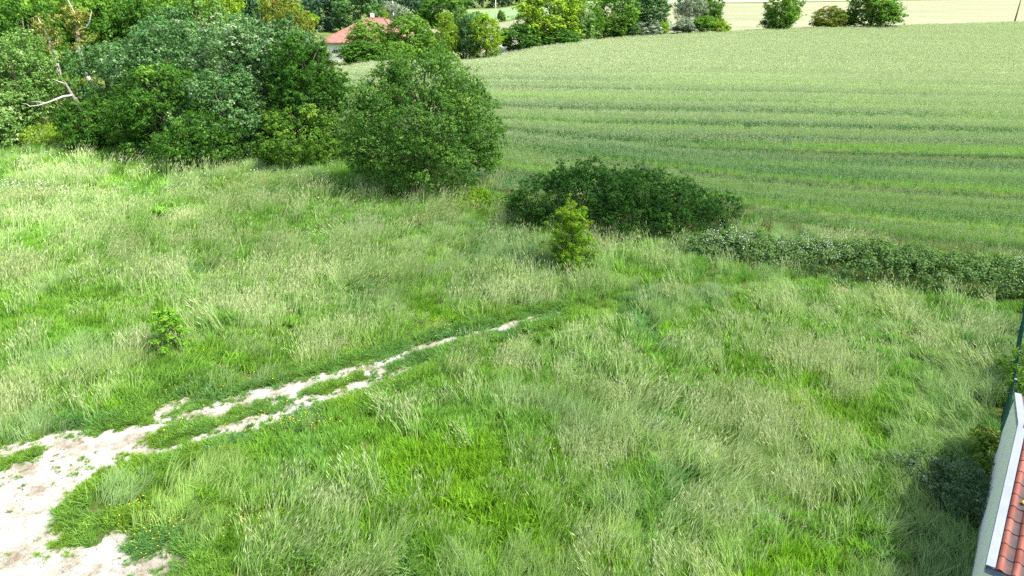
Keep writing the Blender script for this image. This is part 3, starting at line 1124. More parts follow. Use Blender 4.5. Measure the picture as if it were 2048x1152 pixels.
def tree(name, label, x, y, h, w, mat, seed, low=0.1, leaf=0.17, total=26000, clump=0.85, trunk_r=None, group=None, cat='tree', lobes=None, nlobe=7,
         nlimb=10, z=None, bark='bark', lvmean=0.42, lvvar=0.17, **kw):
    r = np.random.default_rng(seed)
    root = empty(name, (x, y, th(x, y) if z is None else z))
    tag(root, label, cat, group)
    lobes = lobes or auto_lobes(r, w, h, low, nlobe)
    me, C = crown_mesh(name + '_crown', seed + 1, lobes, clump, leaf, total, lvmean=lvmean, lvvar=lvvar, **kw)
    link('crown' if cat == 'tree' else 'foliage', me, M[mat], root)
    t, l = trunk_mb(r, h, trunk_r or (0.028 * h + 0.02), C, nlimb)
    t.build('trunk' if cat == 'tree' else 'stem', M[bark], root, True)
    if l.v:
        l.build('branches', M[bark], root, True)
    return root


G1 = 'trees in the dense clump at the meadow edge'
tree('poplar_tree', 'silver grey-green tree at the left end of the big clump', -40.0, 72.5, 8.6, 10.6, 'silver', 11, low=0.04, total=30000, group=G1, lvmean=0.5)
tree('poplar_tree', 'tall blue-green tree second from left in the big clump', -33.2, 68.5, 10.6, 10.8, 'silver', 12, low=0.05, total=32000, group=G1, lvmean=0.46)
tree('oak_tree', 'dark green broad tree in front at the left of the big clump', -30.6, 60.6, 7.6, 9.6, 'dark', 13, low=0.02, total=30000, group=G1)
tree('poplar_tree', 'silver-topped tallest tree at the centre of the big clump', -26.2, 67.5, 11.2, 11.0, 'silver', 14, low=0.05, total=34000, group=G1, lvmean=0.66)
tree('poplar_tree', 'grey-green tree bulging forward at the middle of the big clump', -24.8, 59.4, 7.2, 9.2, 'silver', 15, low=0.02, total=32000, group=G1, lvmean=0.5)
tree('poplar_tree', 'pale silvery-headed tree right of centre in the big clump', -21.0, 65.5, 10.9, 9.0, 'silver', 16, low=0.05, total=30000, group=G1, lvmean=0.66)
tree('maple_tree', 'dark yellowish green tree at the right end of the big clump', -17.8, 61.4, 9.9, 7.6, 'dark', 17, low=0.02, total=34000, group=G1, lvmean=0.3)
tree('maple_shrub', 'bright green low bushy shrub at the right foot of the big clump', -17.8, 57.2, 4.7, 8.6, 'mid', 18, low=0.0, total=22000, cat='shrub', lvmean=0.5, clump=0.7, leaf=0.15)
tree('maple_shrub', 'dark green low shrub at the left foot of the big clump', -36.4, 64.0, 4.6, 8.0, 'dark', 19, low=0.0, total=18000, cat='shrub', clump=0.7, leaf=0.15)
tree('maple_shrub', 'deep green shrub at the middle foot of the big clump', -25.6, 56.8, 4.4, 9.0, 'dark', 20, low=0.0, total=18000, cat='shrub', clump=0.7, leaf=0.15)
tree('willow_shrub', 'soft pale green shrub between the big clump and the round tree', -14.6, 59.8, 3.8, 4.4, 'pale', 21, low=0.0, total=12000, cat='shrub', clump=0.5, leaf=0.11)

tree('holly_shrub', 'dark shrub hiding the foot of the dead tree left of the clump', -38.3, 61.6, 4.3, 5.0, 'dark', 22, low=0.0, total=11000, cat='shrub', clump=0.6, leaf=0.14)

# the round tree alone beside the field
tree('maple_tree', 'large rounded dark green tree standing alone by the wheat field', -6.4, 49.6, 10.3, 11.4, 'round', 31, total=112000, leaf=0.112, clump=0.74, dens=0.8, spike=0.3, nlimb=26, trunk_r=0.24,
     lobes=[(0, 0, 4.9, 4.2, 4.2, 4.0), (1.3, 0, 9.2, 1.0, 1.0, 1.0), (-1.4, 0, 8.7, 1.1, 1.1, 1.0), (3.8, -.2, 7.0, .9, .9, 1.0), (-3.8, 0, 6.7, 1.0, 1.0, 1.1), (4.7, 0, 2.8, 1.0, 1.2, 1.0), (-4.8, -.3, 2.7, 1.0, 1.0, 1.1), (-2.6, -1.2, 3.6, 2.9, 2.6, 2.4), (2.4, -1.4, 3.2, 2.9, 2.6, 2.4), (0.2, -2.3, 2.8, 3.2, 2.2, 2.2), (0.4, 0.2, 7.6, 2.9, 2.8, 2.5), (-2.2, 0.4, 6.4, 2.3, 2.3, 2.1),
            (2.6, 0.2, 6.2, 2.4, 2.4, 2.2), (0, 2.2, 4.2, 3.8, 2.2, 3.2), (3.9, 0, 4.2, 1.6, 1.8, 1.8), (-4.1, 0, 4.4, 1.5, 1.8, 1.7), (-3.0, -.8, 5.3, 2.2, 2.2, 2.1), (3.1, -.8, 5.1, 2.3, 2.2, 2.1), (0, -2.1, 5.2, 2.8, 2.1, 2.4)], lvvar=0.17, inner=0.16)

# yellow-green mound between the round tree and the thicket
tree('spiraea_shrub', 'low yellow-green plant cushion right of the round tree foot', -2.9, 46.2, 0.95, 2.9, 'hawthorn', 33, low=0, total=5000, leaf=0.09, clump=0.35, cat='shrub', nlimb=5, trunk_r=0.03, lvmean=0.45)
tree('spiraea_shrub', 'small flat yellow-green plant left of the dark thicket', -1.0, 45.7, 0.6, 1.7, 'hawthorn', 34, low=0, total=2500, leaf=0.08, clump=0.3, cat='shrub', nlimb=4, trunk_r=0.02, lvmean=0.4)

# the dark dome thicket
root = empty('blackthorn_thicket', (6.9, 41.7, 0))
tag(root, 'dark green dome-shaped thicket in front of the wheat field', 'thicket')
lob = [(-4.3, 0.2, 1.4, 2.9, 2.6, 2.3), (-1.9, 0.3, 2.1, 3.0, 2.9, 2.5), (0.7, 0.0, 1.8, 3.0, 3.2, 2.4), (3.2, 0.2, 1.3, 2.8, 2.8, 2.0), (5.6, 0.6, 0.9, 2.5, 2.3, 1.5), (6.5, 0.5, .5, 1.2, 1.6, 1.2),
       (0.2, -1.6, 1.1, 3.4, 2.1, 1.8), (1.9, .4, 1.7, 2.4, 2.4, 2.1), (-.4, -.6, 2.0, 2.6, 2.4, 2.0), (4.0, -1.2, 0.9, 2.6, 1.9, 1.6), (-5.6, -.2, .8, 1.6, 1.8, 1.5), (-2.9, 0.5, 3.3, 1.6, 1.5, 1.1), (-.2, .3, 3.2, 1.7, 1.5, 1.0)]
me, C = crown_mesh('thicket_foliage', 41, [(a_[0], a_[1], a_[2] * .86, a_[3], a_[4], a_[5] * .86) for a_ in lob], 0.5, 0.085, 112000, zmin=0.1, lvvar=0.24, dens=0.85, inner=0.2, stray=9)
link('foliage', me, M['thicket'], root)
r = np.random.default_rng(42)
l = MB()
for i in r.choice(len(C), 60, replace=False):
    c = Vector(C[i])
    b0 = Vector((c.x * 0.7 + r.normal(0, .3), c.y * 0.5, -0.1))
    l.tube([b0, b0.lerp(c, 0.6) + Vector((0, 0, 0.3)), c], [0.05, 0.03, 0.01], 5)
l.build('stems', M['bark'], root, True)

# the young hawthorn
r = np.random.default_rng(51)
root = empty('hawthorn_tree', (3.25, 34.2, 0))
tag(root, 'young yellow-green hawthorn tree in the meadow before the thicket', 'tree')
C, O, Rr = [], [], []
bm = MB()
tm = MB()
tm.tube([(0, 0, -.1), (0.03, 0, 1.0), (-0.06, 0.03, 2.2), (-0.18, 0, 3.4), (-.25, 0, 4.0)], [0.07, 0.055, 0.04, 0.022, 0.008], 7)
for k in range(124):
    q = r.random() if k < 84 else r.uniform(0, 0.22)
    z0 = 0.25 + 3.2 * q
    a = r.uniform(0, 2 * math.pi)
    reach = (1.9 - 1.2 * q) * (r.uniform(0.6, 1.2) if k < 84 else r.uniform(0.35, 0.85))
    if q < 0.12:
        reach *= 0.9
    c = np.array([math.cos(a) * reach - 0.2 * q, math.sin(a) * reach, z0 + reach * r.uniform(0.2, 0.6) * (0.4 + q)])
    b0 = np.array([-0.2 * q, 0, z0])
    bm.tube([b0, (b0 + c) / 2 + (0, 0, .06), c], [0.022, 0.014, 0.005], 5)
    for t in np.linspace(0.25, 1.08, 7):
        C.append(b0 + (c - b0) * t + r.normal(0, .07, 3))
        O.append((c - b0) / (np.linalg.norm(c - b0) + 1e-6))
        Rr.append(0.24 * (1.2 - 0.6 * t))
for t in np.linspace(0.3, 1.05, 14):
    C.append(np.array([-0.24 * t, 0, 4.2 * t]) + r.normal(0, .08, 3))
    O.append(np.array([0, 0, 1.0]))
    Rr.append(0.34 * (1.15 - 0.75 * t))
C, O, Rr = np.array(C), np.array(O), np.array(Rr)
lvc = np.clip(0.22 + 0.10 * C[:, 2] + r.normal(0, .12, len(C)), 0, 1)
V, F, lv = leaves_at(r, C, Rr, np.full(len(C), 38), 0.066, 0.8, O, 0.4, lvc, 0.5)
V[:, 2] = np.maximum(V[:, 2], 0.03)
link('crown', mesh_np('hawthorn_crown', V, F, None, {'lv': lv}), M['hawthorn'], root)
tm.build('trunk', M['bark'], root, True)
bm.build('branches', M['bark'], root, True)

# the sapling in the left meadow
r = np.random.default_rng(61)
root = empty('sapling', (-14.6, 25.6, 0))
tag(root, 'small leafy green sapling in the long grass at left', 'sapling')
C, O, Rr = [], [], []
bm = MB()
bm.tube([(0, 0, -.05), (0.02, 0, .8), (0, 0, 2.0)], [0.025, 0.018, 0.005], 6)
for k in range(26):
    q = (k + 0.5) / 26
    a = k * 2.4
    reach = 0.95 * (1 - 0.65 * q) * r.uniform(0.7, 1.2)
    c = np.array([math.cos(a) * reach, math.sin(a) * reach, 0.45 + 1.45 * q + 0.08])
    b0 = np.array([0, 0, 0.4 + 1.4 * q])
    bm.tube([b0, c], [0.009, 0.003], 5)
    for t in (0.45, 0.75, 1.0):
        C.append(b0 + (c - b0) * t)
        O.append(np.array([0, 0, 0.6]))
        Rr.append(0.19)
C.append(np.array([0, 0, 2.05]))
O.append(np.array([0, 0, 1.0]))
Rr.append(0.12)
C, O, Rr = np.array(C), np.array(O), np.array(Rr)
V, F, lv = leaves_at(r, C, Rr, np.full(len(C), 24), 0.11, 0.6, O, 0.7, np.clip(r.normal(.45, .2, len(C)), 0, 1), 0.6, 0.2)
link('leaves', mesh_np('sapling_leaves', V, F, None, {'lv': lv}), M['sapling'], root)
bm.build('stem', M['bark'], root, True)

# ------------------------------------------------------------------ bramble hedge
HP = [(10.0, 37.6), (13.5, 36.3), (17.4, 34.6), (21.5, 33.2), (26, 31.8), (31, 30.2), (37, 28.2), (43, 26.0)]
root = empty('bramble_hedge', (20, 35, 0))
tag(root, 'low bramble hedge with white blossom along the wheat field edge', 'hedge')
r = np.random.default_rng(71)
n = 2300
t = r.uniform(0, len(HP) - 1.001, n)
i = t.astype(int)
hp = np.array(HP)
c = hp[i] + (hp[i + 1] - hp[i]) * (t - i)[:, None]
dv = hp[i + 1] - hp[i]
dv /= np.linalg.norm(dv, axis=1, keepdims=True)
nv = np.stack([-dv[:, 1], dv[:, 0]], 1)
th_ = r.uniform(0, math.pi, n)                       # round the half-section, 0 = front
hh = np.interp(t, [0, 0.7, 2, 4, 7], [0.75, 1.35, 1.6, 1.75, 1.75]) * (0.5 + 0.95 * fbm(c[:, 0], c[:, 1], 2.6, 73, 3))
wd = np.interp(t, [0, 1, 3, 7], [1.2, 1.6, 1.75, 1.8])
rr = r.uniform(0.75, 1.05, n)
off = -np.cos(th_) * wd * rr
C = np.stack([c[:, 0] + nv[:, 0] * off - 20, c[:, 1] + nv[:, 1] * off - 35, np.maximum(0.12, np.sin(th_) ** 0.7 * hh * rr)], 1)
O = np.stack([-np.cos(th_) * nv[:, 0], -np.cos(th_) * nv[:, 1], np.sin(th_)], 1)
lvc = np.clip(r.normal(0.42, .16, n), 0, 1)
V, F, lv = leaves_at(r, C, r.uniform(0.2, 0.42, n), np.full(n, 40), 0.095, 0.75, O, 0.45, lvc, 0.5)
V[:, 2] = np.maximum(V[:, 2], 0.03)
link('foliage', mesh_np('bramble_foliage', V, F, None, {'lv': lv}), M['bramble'], root)
# arching canes
l = MB()
for k in range(150):
    j = r.integers(0, n)
    p = Vector(C[j])
    q = Vector((c[j, 0] - 20, c[j, 1] - 35, -0.05))
    e = p + Vector(O[j]) * r.uniform(0.1, 0.4) + Vector((r.normal(0, .3), r.normal(0, .3), -0.1))
    l.tube([q, q.lerp(p, .6) + Vector((0, 0, .25)), p, e], [0.012, 0.01, 0.008, 0.004], 4)
l.build('canes', M['bark'], root)
# blossom, thick on the crest and thinner to the right
V, F = [], []
k = 0
wgt = sstep(0.55, 0.95, np.sin(th_)) * np.interp(t, [0, 1, 3, 4.5, 7], [0.9, 1, 0.8, 0.35, 0.3]) * sstep(0.35, 0.6, fbm(c[:, 0], c[:, 1], 1.2, 79, 2)) + 0.03
ids = r.choice(n, 1700, p=wgt / wgt.sum())
ctr = C[ids] + O[ids] * r.uniform(0.12, 0.4, (1700, 1)) + r.normal(0, .14, (1700, 3))
nn = O[ids] * 0.6 + np.array([0, 0, .8]) + r.normal(0, .35, (1700, 3))
nn /= np.linalg.norm(nn, axis=1, keepdims=True)
tt = np.cross(nn, r.normal(0, 1, (1700, 3)))
tt /= np.linalg.norm(tt, axis=1, keepdims=True)
ss = np.cross(nn, tt)
rad = r.uniform(0.012, 0.024, 1700)[:, None]
ring = [ctr + (tt * math.cos(a) + ss * math.sin(a)) * rad * (1.0 if q % 2 == 0 else 0.6) for q, a in enumerate(np.arange(10) * math.pi / 5)]
V = np.stack([ctr + nn * 0.004] + ring, 1).reshape(-1, 3)
fb = np.arange(1700)[:, None] * 11
F3 = np.concatenate([fb + [0, 1 + q, 1 + (q + 1) % 10] for q in range(10)])
bl = link('blossom', mesh_np('bramble_blossom', V, None, F3), M['petal_white'], root)
bl['kind'] = 'stuff'

# ------------------------------------------------------------------ meadow flowers
def flowers(name, spots, rad, hgt, mat, label, seed):
    r = np.random.default_rng(seed)
    P = []
    for (cx, cy_, sx, sy, n_) in spots:
        n_ = int(n_ * 0.9)
        P.append(np.stack([cx + r.normal(0, sx * 1.4, n_), cy_ + r.normal(0, sy * 1.4, n_), hgt * r.uniform(0.6, 1.2, n_)], 1))
    P = np.concatenate(P)
    n_ = len(P)
    nn = np.array([0, -0.25, 1]) + r.normal(0, .35, (n_, 3))
    nn /= np.linalg.norm(nn, axis=1, keepdims=True)
    t_ = np.cross(nn, r.normal(0, 1, (n_, 3)))
    t_ /= np.linalg.norm(t_, axis=1, keepdims=True)
    s_ = np.cross(nn, t_)
    R_ = rad * r.uniform(0.6, 1.3, (n_, 1))
    ring_ = [P + (t_ * math.cos(a) + s_ * math.sin(a)) * R_ + nn * R_ * .25 for a in np.arange(6) * math.pi / 3]
    stem = [P + (0, 0, -0.02), P * np.array([1, 1, 0]) + r.normal(0, .02, (n_, 3)) * (1, 1, 0) + (0.004, 0, 0), P * np.array([1, 1, 0]) - (0.004, 0, 0)]
    V_ = np.stack([P] + ring_, 1).reshape(-1, 3)
    b_ = np.arange(n_)[:, None] * 7
    F_ = np.concatenate([b_ + [0, 1 + q, 1 + (q + 1) % 6] for q in range(6)])
    o_ = link(name, mesh_np(name, V_, None, F_), M[mat])
    tag(o_, label, 'flowers', kind='stuff')


flowers('yellow_flowers', [(-10.5, 15.4, .35, .45, 150), (-9.0, 15.7, .6, .35, 110), (-7.7, 20.35, .5, .16, 130), (-3.6, 27.8, .45, .25, 130), (-6.3, 26.2, .7, .4, 60), (-11.4, 16.3, .5, .5, 45),
                           (-6.7, 17.4, 1.0, .7, 60), (-9.2, 20.1, .9, .2, 70), (-12.9, 22.4, .8, .5, 50), (-9.5, 24, 2.5, 1.2, 80), (-2, 18, 2, 1, 40), (-8, 17.5, 1.5, 1.0, 60)],
        0.0145, 0.30, 'petal_yellow', 'small yellow flowers dotted along the track', 81)
flowers('ragwort', [(-44.2, 65.0, .8, .5, 90), (-33.5, 47.1, .4, .3, 30), (-38, 55, .3, .3, 14)], 0.05, 0.7, 'petal_yellow', 'yellow flower heads in the far left meadow', 82)
flowers('white_flowers', [(-36.5, 48.9, 1.7, .5, 170), (-32.5, 46.9, .7, .35, 90), (-32, 56, 4, 1.5, 80), (-24, 53.5, 5, 1.6, 70), (-16, 53, 4, 2, 50), (-28, 48, 6, 4, 50)],
        0.034, 0.72, 'petal_white', 'white daisies scattered in the left meadow', 83)

# ------------------------------------------------------------------ background trees (shared crowns)
def proto(seed, kind):
    """a unit tree 10 m tall, 9 m wide: crown, trunk and branch meshes"""
    r = np.random.default_rng(seed)
    if kind == 'broad':
        lobes = auto_lobes(r, 9, 10, 0.12, 8)
        a = dict(clump=0.85, leaf=0.26, total=13000)
    elif kind == 'full':
        lobes = auto_lobes(r, 9, 10, 0.0, 10)
        lobes.append((0, -1, 2.2, 3.6, 3.2, 2.2))
        a = dict(clump=0.9, leaf=0.3, total=14000, dens=0.85)
    elif kind == 'feather':
        lobes = auto_lobes(r, 9, 10, 0.2, 9)
        a = dict(clump=0.6, leaf=0.2, total=15000, spike=0.6)
    elif kind == 'upright':
        lobes = [(0, 0, 2.8, 3.2, 3.2, 2.2), (0.3, 0, 5.0, 3.9, 3.7, 3.0), (-.4, .3, 7.4, 2.6, 2.6, 2.3), (0.2, 0, 8.9, 1.3, 1.3, 1.2), (2.2, -1, 4, 1.9, 1.9, 1.9), (-2.4, -.8, 4.6, 1.8, 1.8, 1.9)]
        a = dict(clump=0.75, leaf=0.27, total=11000)
    elif kind == 'bush':
        lobes = auto_lobes(r, 9, 10, 0.0, 9)
        lobes = [(q[0], q[1], q[2] * 0.94, q[3] * 1.08, q[4] * 1.08, q[5]) for q in lobes]
        a = dict(clump=1.0, leaf=0.42, total=8000)
    else:                       # conifer, narrow
        lobes = [(0, 0, 1.2 + 0.95 * k, 4.4 * (1 - k / 9.5), 4.4 * (1 - k / 9.5), 0.9) for k in range(9)]
        a = dict(clump=0.7, leaf=0.32, total=9000)
    me, C = crown_mesh('%s_crown_%d' % (kind, seed), seed + 1, lobes, **a)
    t, l = trunk_mb(r, 10, 0.26, C, 12)
    tm_, lm = bpy.data.meshes.new('trunk'), bpy.data.meshes.new('branches')
    tm_.from_pydata(t.v, [], t.f)
    lm.from_pydata(l.v, [], l.f)
    for q in (tm_, lm):
        q.polygons.foreach_set('use_smooth', np.ones(len(q.polygons), bool))
    return me, tm_, lm


PROTO = {}
for kind, seeds in (('broad', (101, 102, 103)), ('feather', (111, 112)), ('full', (151, 152, 153)), ('upright', (121, 122)), ('bush', (131, 132, 133)), ('conifer', (141,))):
    PROTO[kind] = [proto(sd, kind) for sd in seeds]
_turn = [0]


def copy_tree(name, label, x, y, h, w, mat, kind='broad', which=0, group=None, cat='tree', z=None, bark='bark'):
    me, tm_, lm = PROTO[kind][which % len(PROTO[kind])]
    z0 = th(x, y) if z is None else z
    root = empty(name, (x, y, z0))
    _turn[0] += 1
    root.rotation_euler = (0, 0, _turn[0] * 2.3)
    hh = h - z0
    root.scale = (w / 9.0, w / 9.0, hh / 10.0)
    tag(root, label, cat, group)
    for nm, q, mt in (('crown' if cat == 'tree' else 'foliage', me, M[mat]), ('trunk' if cat == 'tree' else 'stem', tm_, M[bark]), ('branches', lm, M[bark])):
        if not q.materials:
            q.materials.append(None)
        o = bpy.data.objects.new(nm, q)
        COL.objects.link(o)
        o.parent = root
        o.material_slots[0].link = 'OBJECT'
        o.material_slots[0].material = mt
    return root


WG = 'trees of the wood behind the big clump'
# left edge, in the sun
tree('willow_tree', 'pale sunlit tree at the left edge of the meadow', -47.4, 67.5, 9.8, 9.2, 'pale', 201, low=0.02, total=24000, lvmean=0.5)
tree('willow_tree', 'low pale leafy tree in front at the far left edge', -47.8, 63.2, 5.0, 8.2, 'pale', 203, low=0.0, total=24000, lvmean=0.55)
copy_tree('willow_tree', 'pale green tree cut by the left border above the meadow', -50.6, 63.5, 8.9, 9.4, 'pale', 'broad', 1)
tree('hazel_shrub', 'bright yellow-green leafy shrub below the dead limb', -46.2, 73.0, 5.0, 6.6, 'bright', 205, low=0, total=10000, cat='shrub', lvmean=0.3)
tree('bindweed_bank', 'bright green leafy bank between the left trees and the clump', -43.4, 64.4, 1.7, 6.8, 'bright', 207, low=0, total=9000, clump=0.45, leaf=0.13, cat='shrub', nlimb=6, trunk_r=0.04, lvmean=0.35)
# the wood
copy_tree('oak_tree', 'mid green tree at the top left corner of the wood', -59.6, 86, 11.8, 10.4, 'wood', 'broad', 0, WG)
copy_tree('oak_tree', 'dark green tree left of the first dead snag', -55.5, 83, 12.3, 8.6, 'dark', 'broad', 2, WG)
copy_tree('oak_tree', 'mid green tree behind the two dead snags', -53.4, 93, 13.5, 10.4, 'wood', 'broad', 1, WG)
copy_tree('oak_tree', 'dark tree right of the dead snags behind the clump', -47.0, 90, 11.7, 8.4, 'dark', 'broad', 0, WG)
copy_tree('ash_tree', 'leaf-green tree above the left half of the clump', -46.5, 96, 12.8, 10, 'wood', 'broad', 2, WG)
copy_tree('poplar_tree', 'grey-green tree peeping over the left of the clump', -39.9, 84, 11.0, 8.6, 'silver', 'broad', 1, WG)
copy_tree('willow_tree', 'pale green tree behind the clump near its centre', -41.8, 98, 12.2, 9.0, 'pale', 'broad', 2, WG)
copy_tree('lime_tree', 'bright yellow-green tree behind the clump at centre', -41.4, 108, 12.4, 9.4, 'bright', 'feather', 0, WG)
copy_tree('fir_tree', 'dark conifer rising behind the clump', -32.6, 92, 12.9, 6.0, 'conifer', 'conifer', 0, WG)
copy_tree('chestnut_tree', 'russet-tinged tree right of the dark conifer', -31.8, 101, 12.2, 7.0, 'rust', 'broad', 0, WG)
copy_tree('ash_tree', 'olive green domed tree above the right end of the clump', -29.0, 96, 11.0, 7.6, 'rust', 'feather', 1, WG)
copy_tree('lime_tree', 'yellow-green tree between the clump and the white house', -32.2, 106, 10.2, 7.6, 'bright', 'broad', 1, WG)
copy_tree('ash_tree', 'pale green tree directly left of the white house', -37.6, 121, 9.6, 8.0, 'pale', 'broad', 0, WG)
copy_tree('walnut_tree', 'mid green tree touching the left end of the farmhouse', -42.0, 136, 9.0, 9.0, 'wood', 'broad', 1, WG)
copy_tree('poplar_tree', 'grey-green tree rising behind the farmhouse roof', -38.0, 182, 11.0, 12.6, 'silver', 'broad', 0, WG)

# dead snags
def dead_tree(name, label, base, pts, rads, twigs, ivy=None, seed=1, imat='ivy', tmat='deadwood'):
    r = np.random.default_rng(seed)
    root = empty(name, base)
    tag(root, label, 'dead tree')
    t = MB()
    t.tube(pts, rads, 7)
    t.build('trunk', M[tmat], root, True)
    for tp, tr in twigs:
        q = MB()
        q.tube(tp, tr, 6)
        q.build('limb', M['deadwood'], root, True)
    if ivy:
        n = ivy[0]
        tt = r.uniform(ivy[1], ivy[2], n)
        P_ = np.array(pts)
        k = np.minimum((tt * (len(pts) - 1)).astype(int), len(pts) - 2)
        c = P_[k] + (P_[k + 1] - P_[k]) * (tt * (len(pts) - 1) - k)[:, None]
        c = c + r.normal(0, ivy[3], (n, 3)) * np.array([1, 1, .5])
        V, F, lv = leaves_at(r, c, np.full(n, 0.45), np.full(n, 40), 0.16, 0.8, None, 0.4, np.clip(r.normal(0.55, .22, n), 0, 1), .5, .2)
        link('ivy', mesh_np(name + '_ivy', V, F, None, {'lv': lv}), M[imat], root)


dead_tree('dead_tree', 'bleached dead snag wrapped in yellowing ivy, left of two', (-50.4, 79, 0), [(0, 0, -.2), (-.1, 0, 4), (0.05, 0, 6.6), (-.25, 0, 8.6), (-.7, 0, 10.3)], [.3, .26, .2, .13, .04],
          [([(0, 0, 7.2), (0.8, 0, 8.0), (1.0, 0, 8.8)], [.08, .05, .02]), ([(-.05, 0, 6.8), (-.5, 0, 7.5)], [.06, .02])], (60, .55, .98, .6), 301)
dead_tree('dead_tree', 'tall bare-tipped snag with russet ivy and a side limb', (-47.6, 80.5, 0), [(0, 0, -.2), (-.7, 0, 4), (-.9, 0, 7.0), (-.4, 0, 9.4), (-.3, 0, 10.6), (-.75, 0, 12.3)], [.34, .3, .24, .16, .1, .03],
          [([(-.3, 0, 9.0), (.6, 0, 9.2), (1.1, 0, 9.8), (1.6, 0, 10.9)], [.1, .08, .06, .02]), ([(-.4, 0, 8.0), (.5, -.2, 8.4)], [.07, .02])], (80, .45, .85, .7), 302)
dead_tree('dead_tree', 'dead tree with a bleached crooked limb reaching left', (-38.9, 63.4, 0.6), [(0, 0, -.8), (-.2, -.2, 2.2), (-.5, -.6, 4.0), (-.75, -.8, 5.4)], [.26, .22, .17, .05],
          [([(-.5, -.7, 4.2), (-.75, -1.6, 4.25), (-1.4, -2.7, 3.95), (-2.2, -3.0, 3.72), (-2.9, -3.1, 3.65), (-3.1, -3.1, 3.85), (-3.5, -3.2, 3.95)], [.10, .095, .08, .06, .045, .03, .015]),
           ([(-1.6, -2.8, 3.9), (-2.4, -3.0, 4.05), (-3.0, -3.0, 4.0)], [.04, .03, .015]), ([(-.75, -.8, 5.2), (-1.3, -1.0, 5.5), (-1.7, -1.1, 5.7)], [.06, .04, .02]),
           ([(-.2, -.2, 3.0), (.1, -1.2, 4.1)], [.06, .03])], None, 303, tmat='dead_old')

# round the farmhouse
copy_tree('robinia_tree', 'feathery green tree in front of the farmhouse roof', -27.6, 142, 6.0, 10.4, 'mid', 'full', 1)
copy_tree('robinia_tree', 'domed dark green tree right of the farmhouse', -20.4, 140, 7.2, 11.2, 'mid', 'full', 2)
copy_tree('laurel_shrub', 'dense deep green rounded bush below the farmhouse', -26.9, 130, 3.4, 9.0, 'dark', 'bush', 0, None, 'shrub')
copy_tree('laurel_shrub', 'small green bush below the white house wall', -34.2, 128, -0.6, 5.6, 'mid', 'bush', 1, None, 'shrub')
copy_tree('laurel_shrub', 'green shrub under the domed tree beside the field', -21.5, 131, 3.4, 7.5, 'mid', 'bush', 2, None, 'shrub')
copy_tree('fig_tree', 'small bright green tree above the farmhouse roof', -33.6, 184, 6.4, 6.4, 'bright', 'broad', 2)
copy_tree('olive_tree', 'grey-green domed tree behind the farmhouse to the right', -31.5, 194, 7.4, 11.5, 'grey', 'feather', 0)
copy_tree('cypress_tree', 'thin dark cypress standing behind the farmhouse', -36.0, 187, 10.6, 2.4, 'conifer', 'upright', 0)
copy_tree('birch_tree', 'yellow-green birch with white trunk right of the farmhouse', -13.4, 151, 7.0, 6.8, 'bright', 'upright', 0, bark='deadwood')
copy_tree('birch_tree', 'slender pale green tree beside the white-trunked birch', -10.9, 154, 8.3, 5.6, 'pale', 'upright', 1)
copy_tree('willow_tree', 'drooping grey-green tree between birch and round bright tree', -8.9, 151, 6.4, 6.4, 'silver', 'upright', 0)
copy_tree('lime_tree', 'small bright yellow-green tree at the left field corner', -5.3, 150, 6.8, 8.4, 'bright', 'upright', 1)
copy_tree('oak_tree', 'large dark tree with pale trunk far behind the birch', -20.2, 214, 8.8, 16.5, 'dark', 'broad', 1, bark='deadwood')
copy_tree('elder_shrub', 'pale yellowish bush on the pale field edge', -10.4, 206, 4.6, 5.8, 'pale', 'bush', 1, None, 'shrub')
copy_tree('elder_shrub', 'light green shrub on the pale bank behind the domed tree', -18.5, 166, 2.2, 7.5, 'pale', 'bush', 2, None, 'shrub')
copy_tree('elder_shrub', 'dark low shrub at the foot of the birch', -15.0, 146, 1.0, 6.0, 'dark', 'bush', 0, None, 'shrub')
# the row on the far side of the wheat
RG = 'trees along the far side of the wheat field'
copy_tree('hazel_shrub', 'dark green bush at the left end of the far tree row', 1.6, 158.5, 4.2, 10.4, 'dark', 'bush', 0, RG, 'shrub')
copy_tree('maple_tree', 'broad bright yellow-green tree in the far tree row', 8.6, 165, 12.2, 15.0, 'bright', 'full', 0, RG)
copy_tree('hazel_shrub', 'dark shaded bush under the broad yellow-green tree', 9.5, 160.5, 3.2, 11.0, 'dark', 'bush', 2, RG, 'shrub')
copy_tree('maple_tree', 'pale yellow-green tree right of the broad bright tree', 15.6, 169, 9.6, 9.0, 'pale', 'full', 2, RG)
copy_tree('elm_tree', 'slim mid green tree in the middle of the far row', 19.4, 171, 7.0, 6.0, 'mid', 'upright', 0, RG)
copy_tree('walnut_tree', 'spreading tree with dark visible limbs in the far row', 24.9, 177, 11.0, 12.6, 'mid', 'full', 1, RG)
copy_tree('walnut_tree', 'grey-green tree at the right end of the far row', 33.8, 183, 10.4, 11.6, 'silver', 'full', 0, RG)
copy_tree('willow_shrub', 'silvery shrub at the foot of the spreading tree', 27.6, 176, 3.8, 6.4, 'silver', 'bush', 1, RG, 'shrub')
copy_tree('willow_shrub', 'grey leafy shrub near the right end of the far row', 33.4, 178, 3.9, 7.0, 'grey', 'bush', 2, RG, 'shrub')
copy_tree('willow_shrub', 'little yellow-green shrub ending the far row', 36.4, 178.5, 3.4, 4.0, 'bright', 'bush', 0, RG, 'shrub')
copy_tree('willow_tree', 'thin grey half-bare tree behind the roadside shrubs', 48.1, 199, 11.2, 9.6, 'grey', 'feather', 0, RG, bark='deadwood')
copy_tree('ash_tree', 'deep green tree just right of the grey half-bare tree', 55.9, 208, 9.8, 8.4, 'dark', 'full', 2, RG)
copy_tree('privet_shrub', 'grey-green shrub left of three on the field margin', 44.7, 187.5, 3.8, 6.8, 'grey', 'bush', 0, RG, 'shrub')
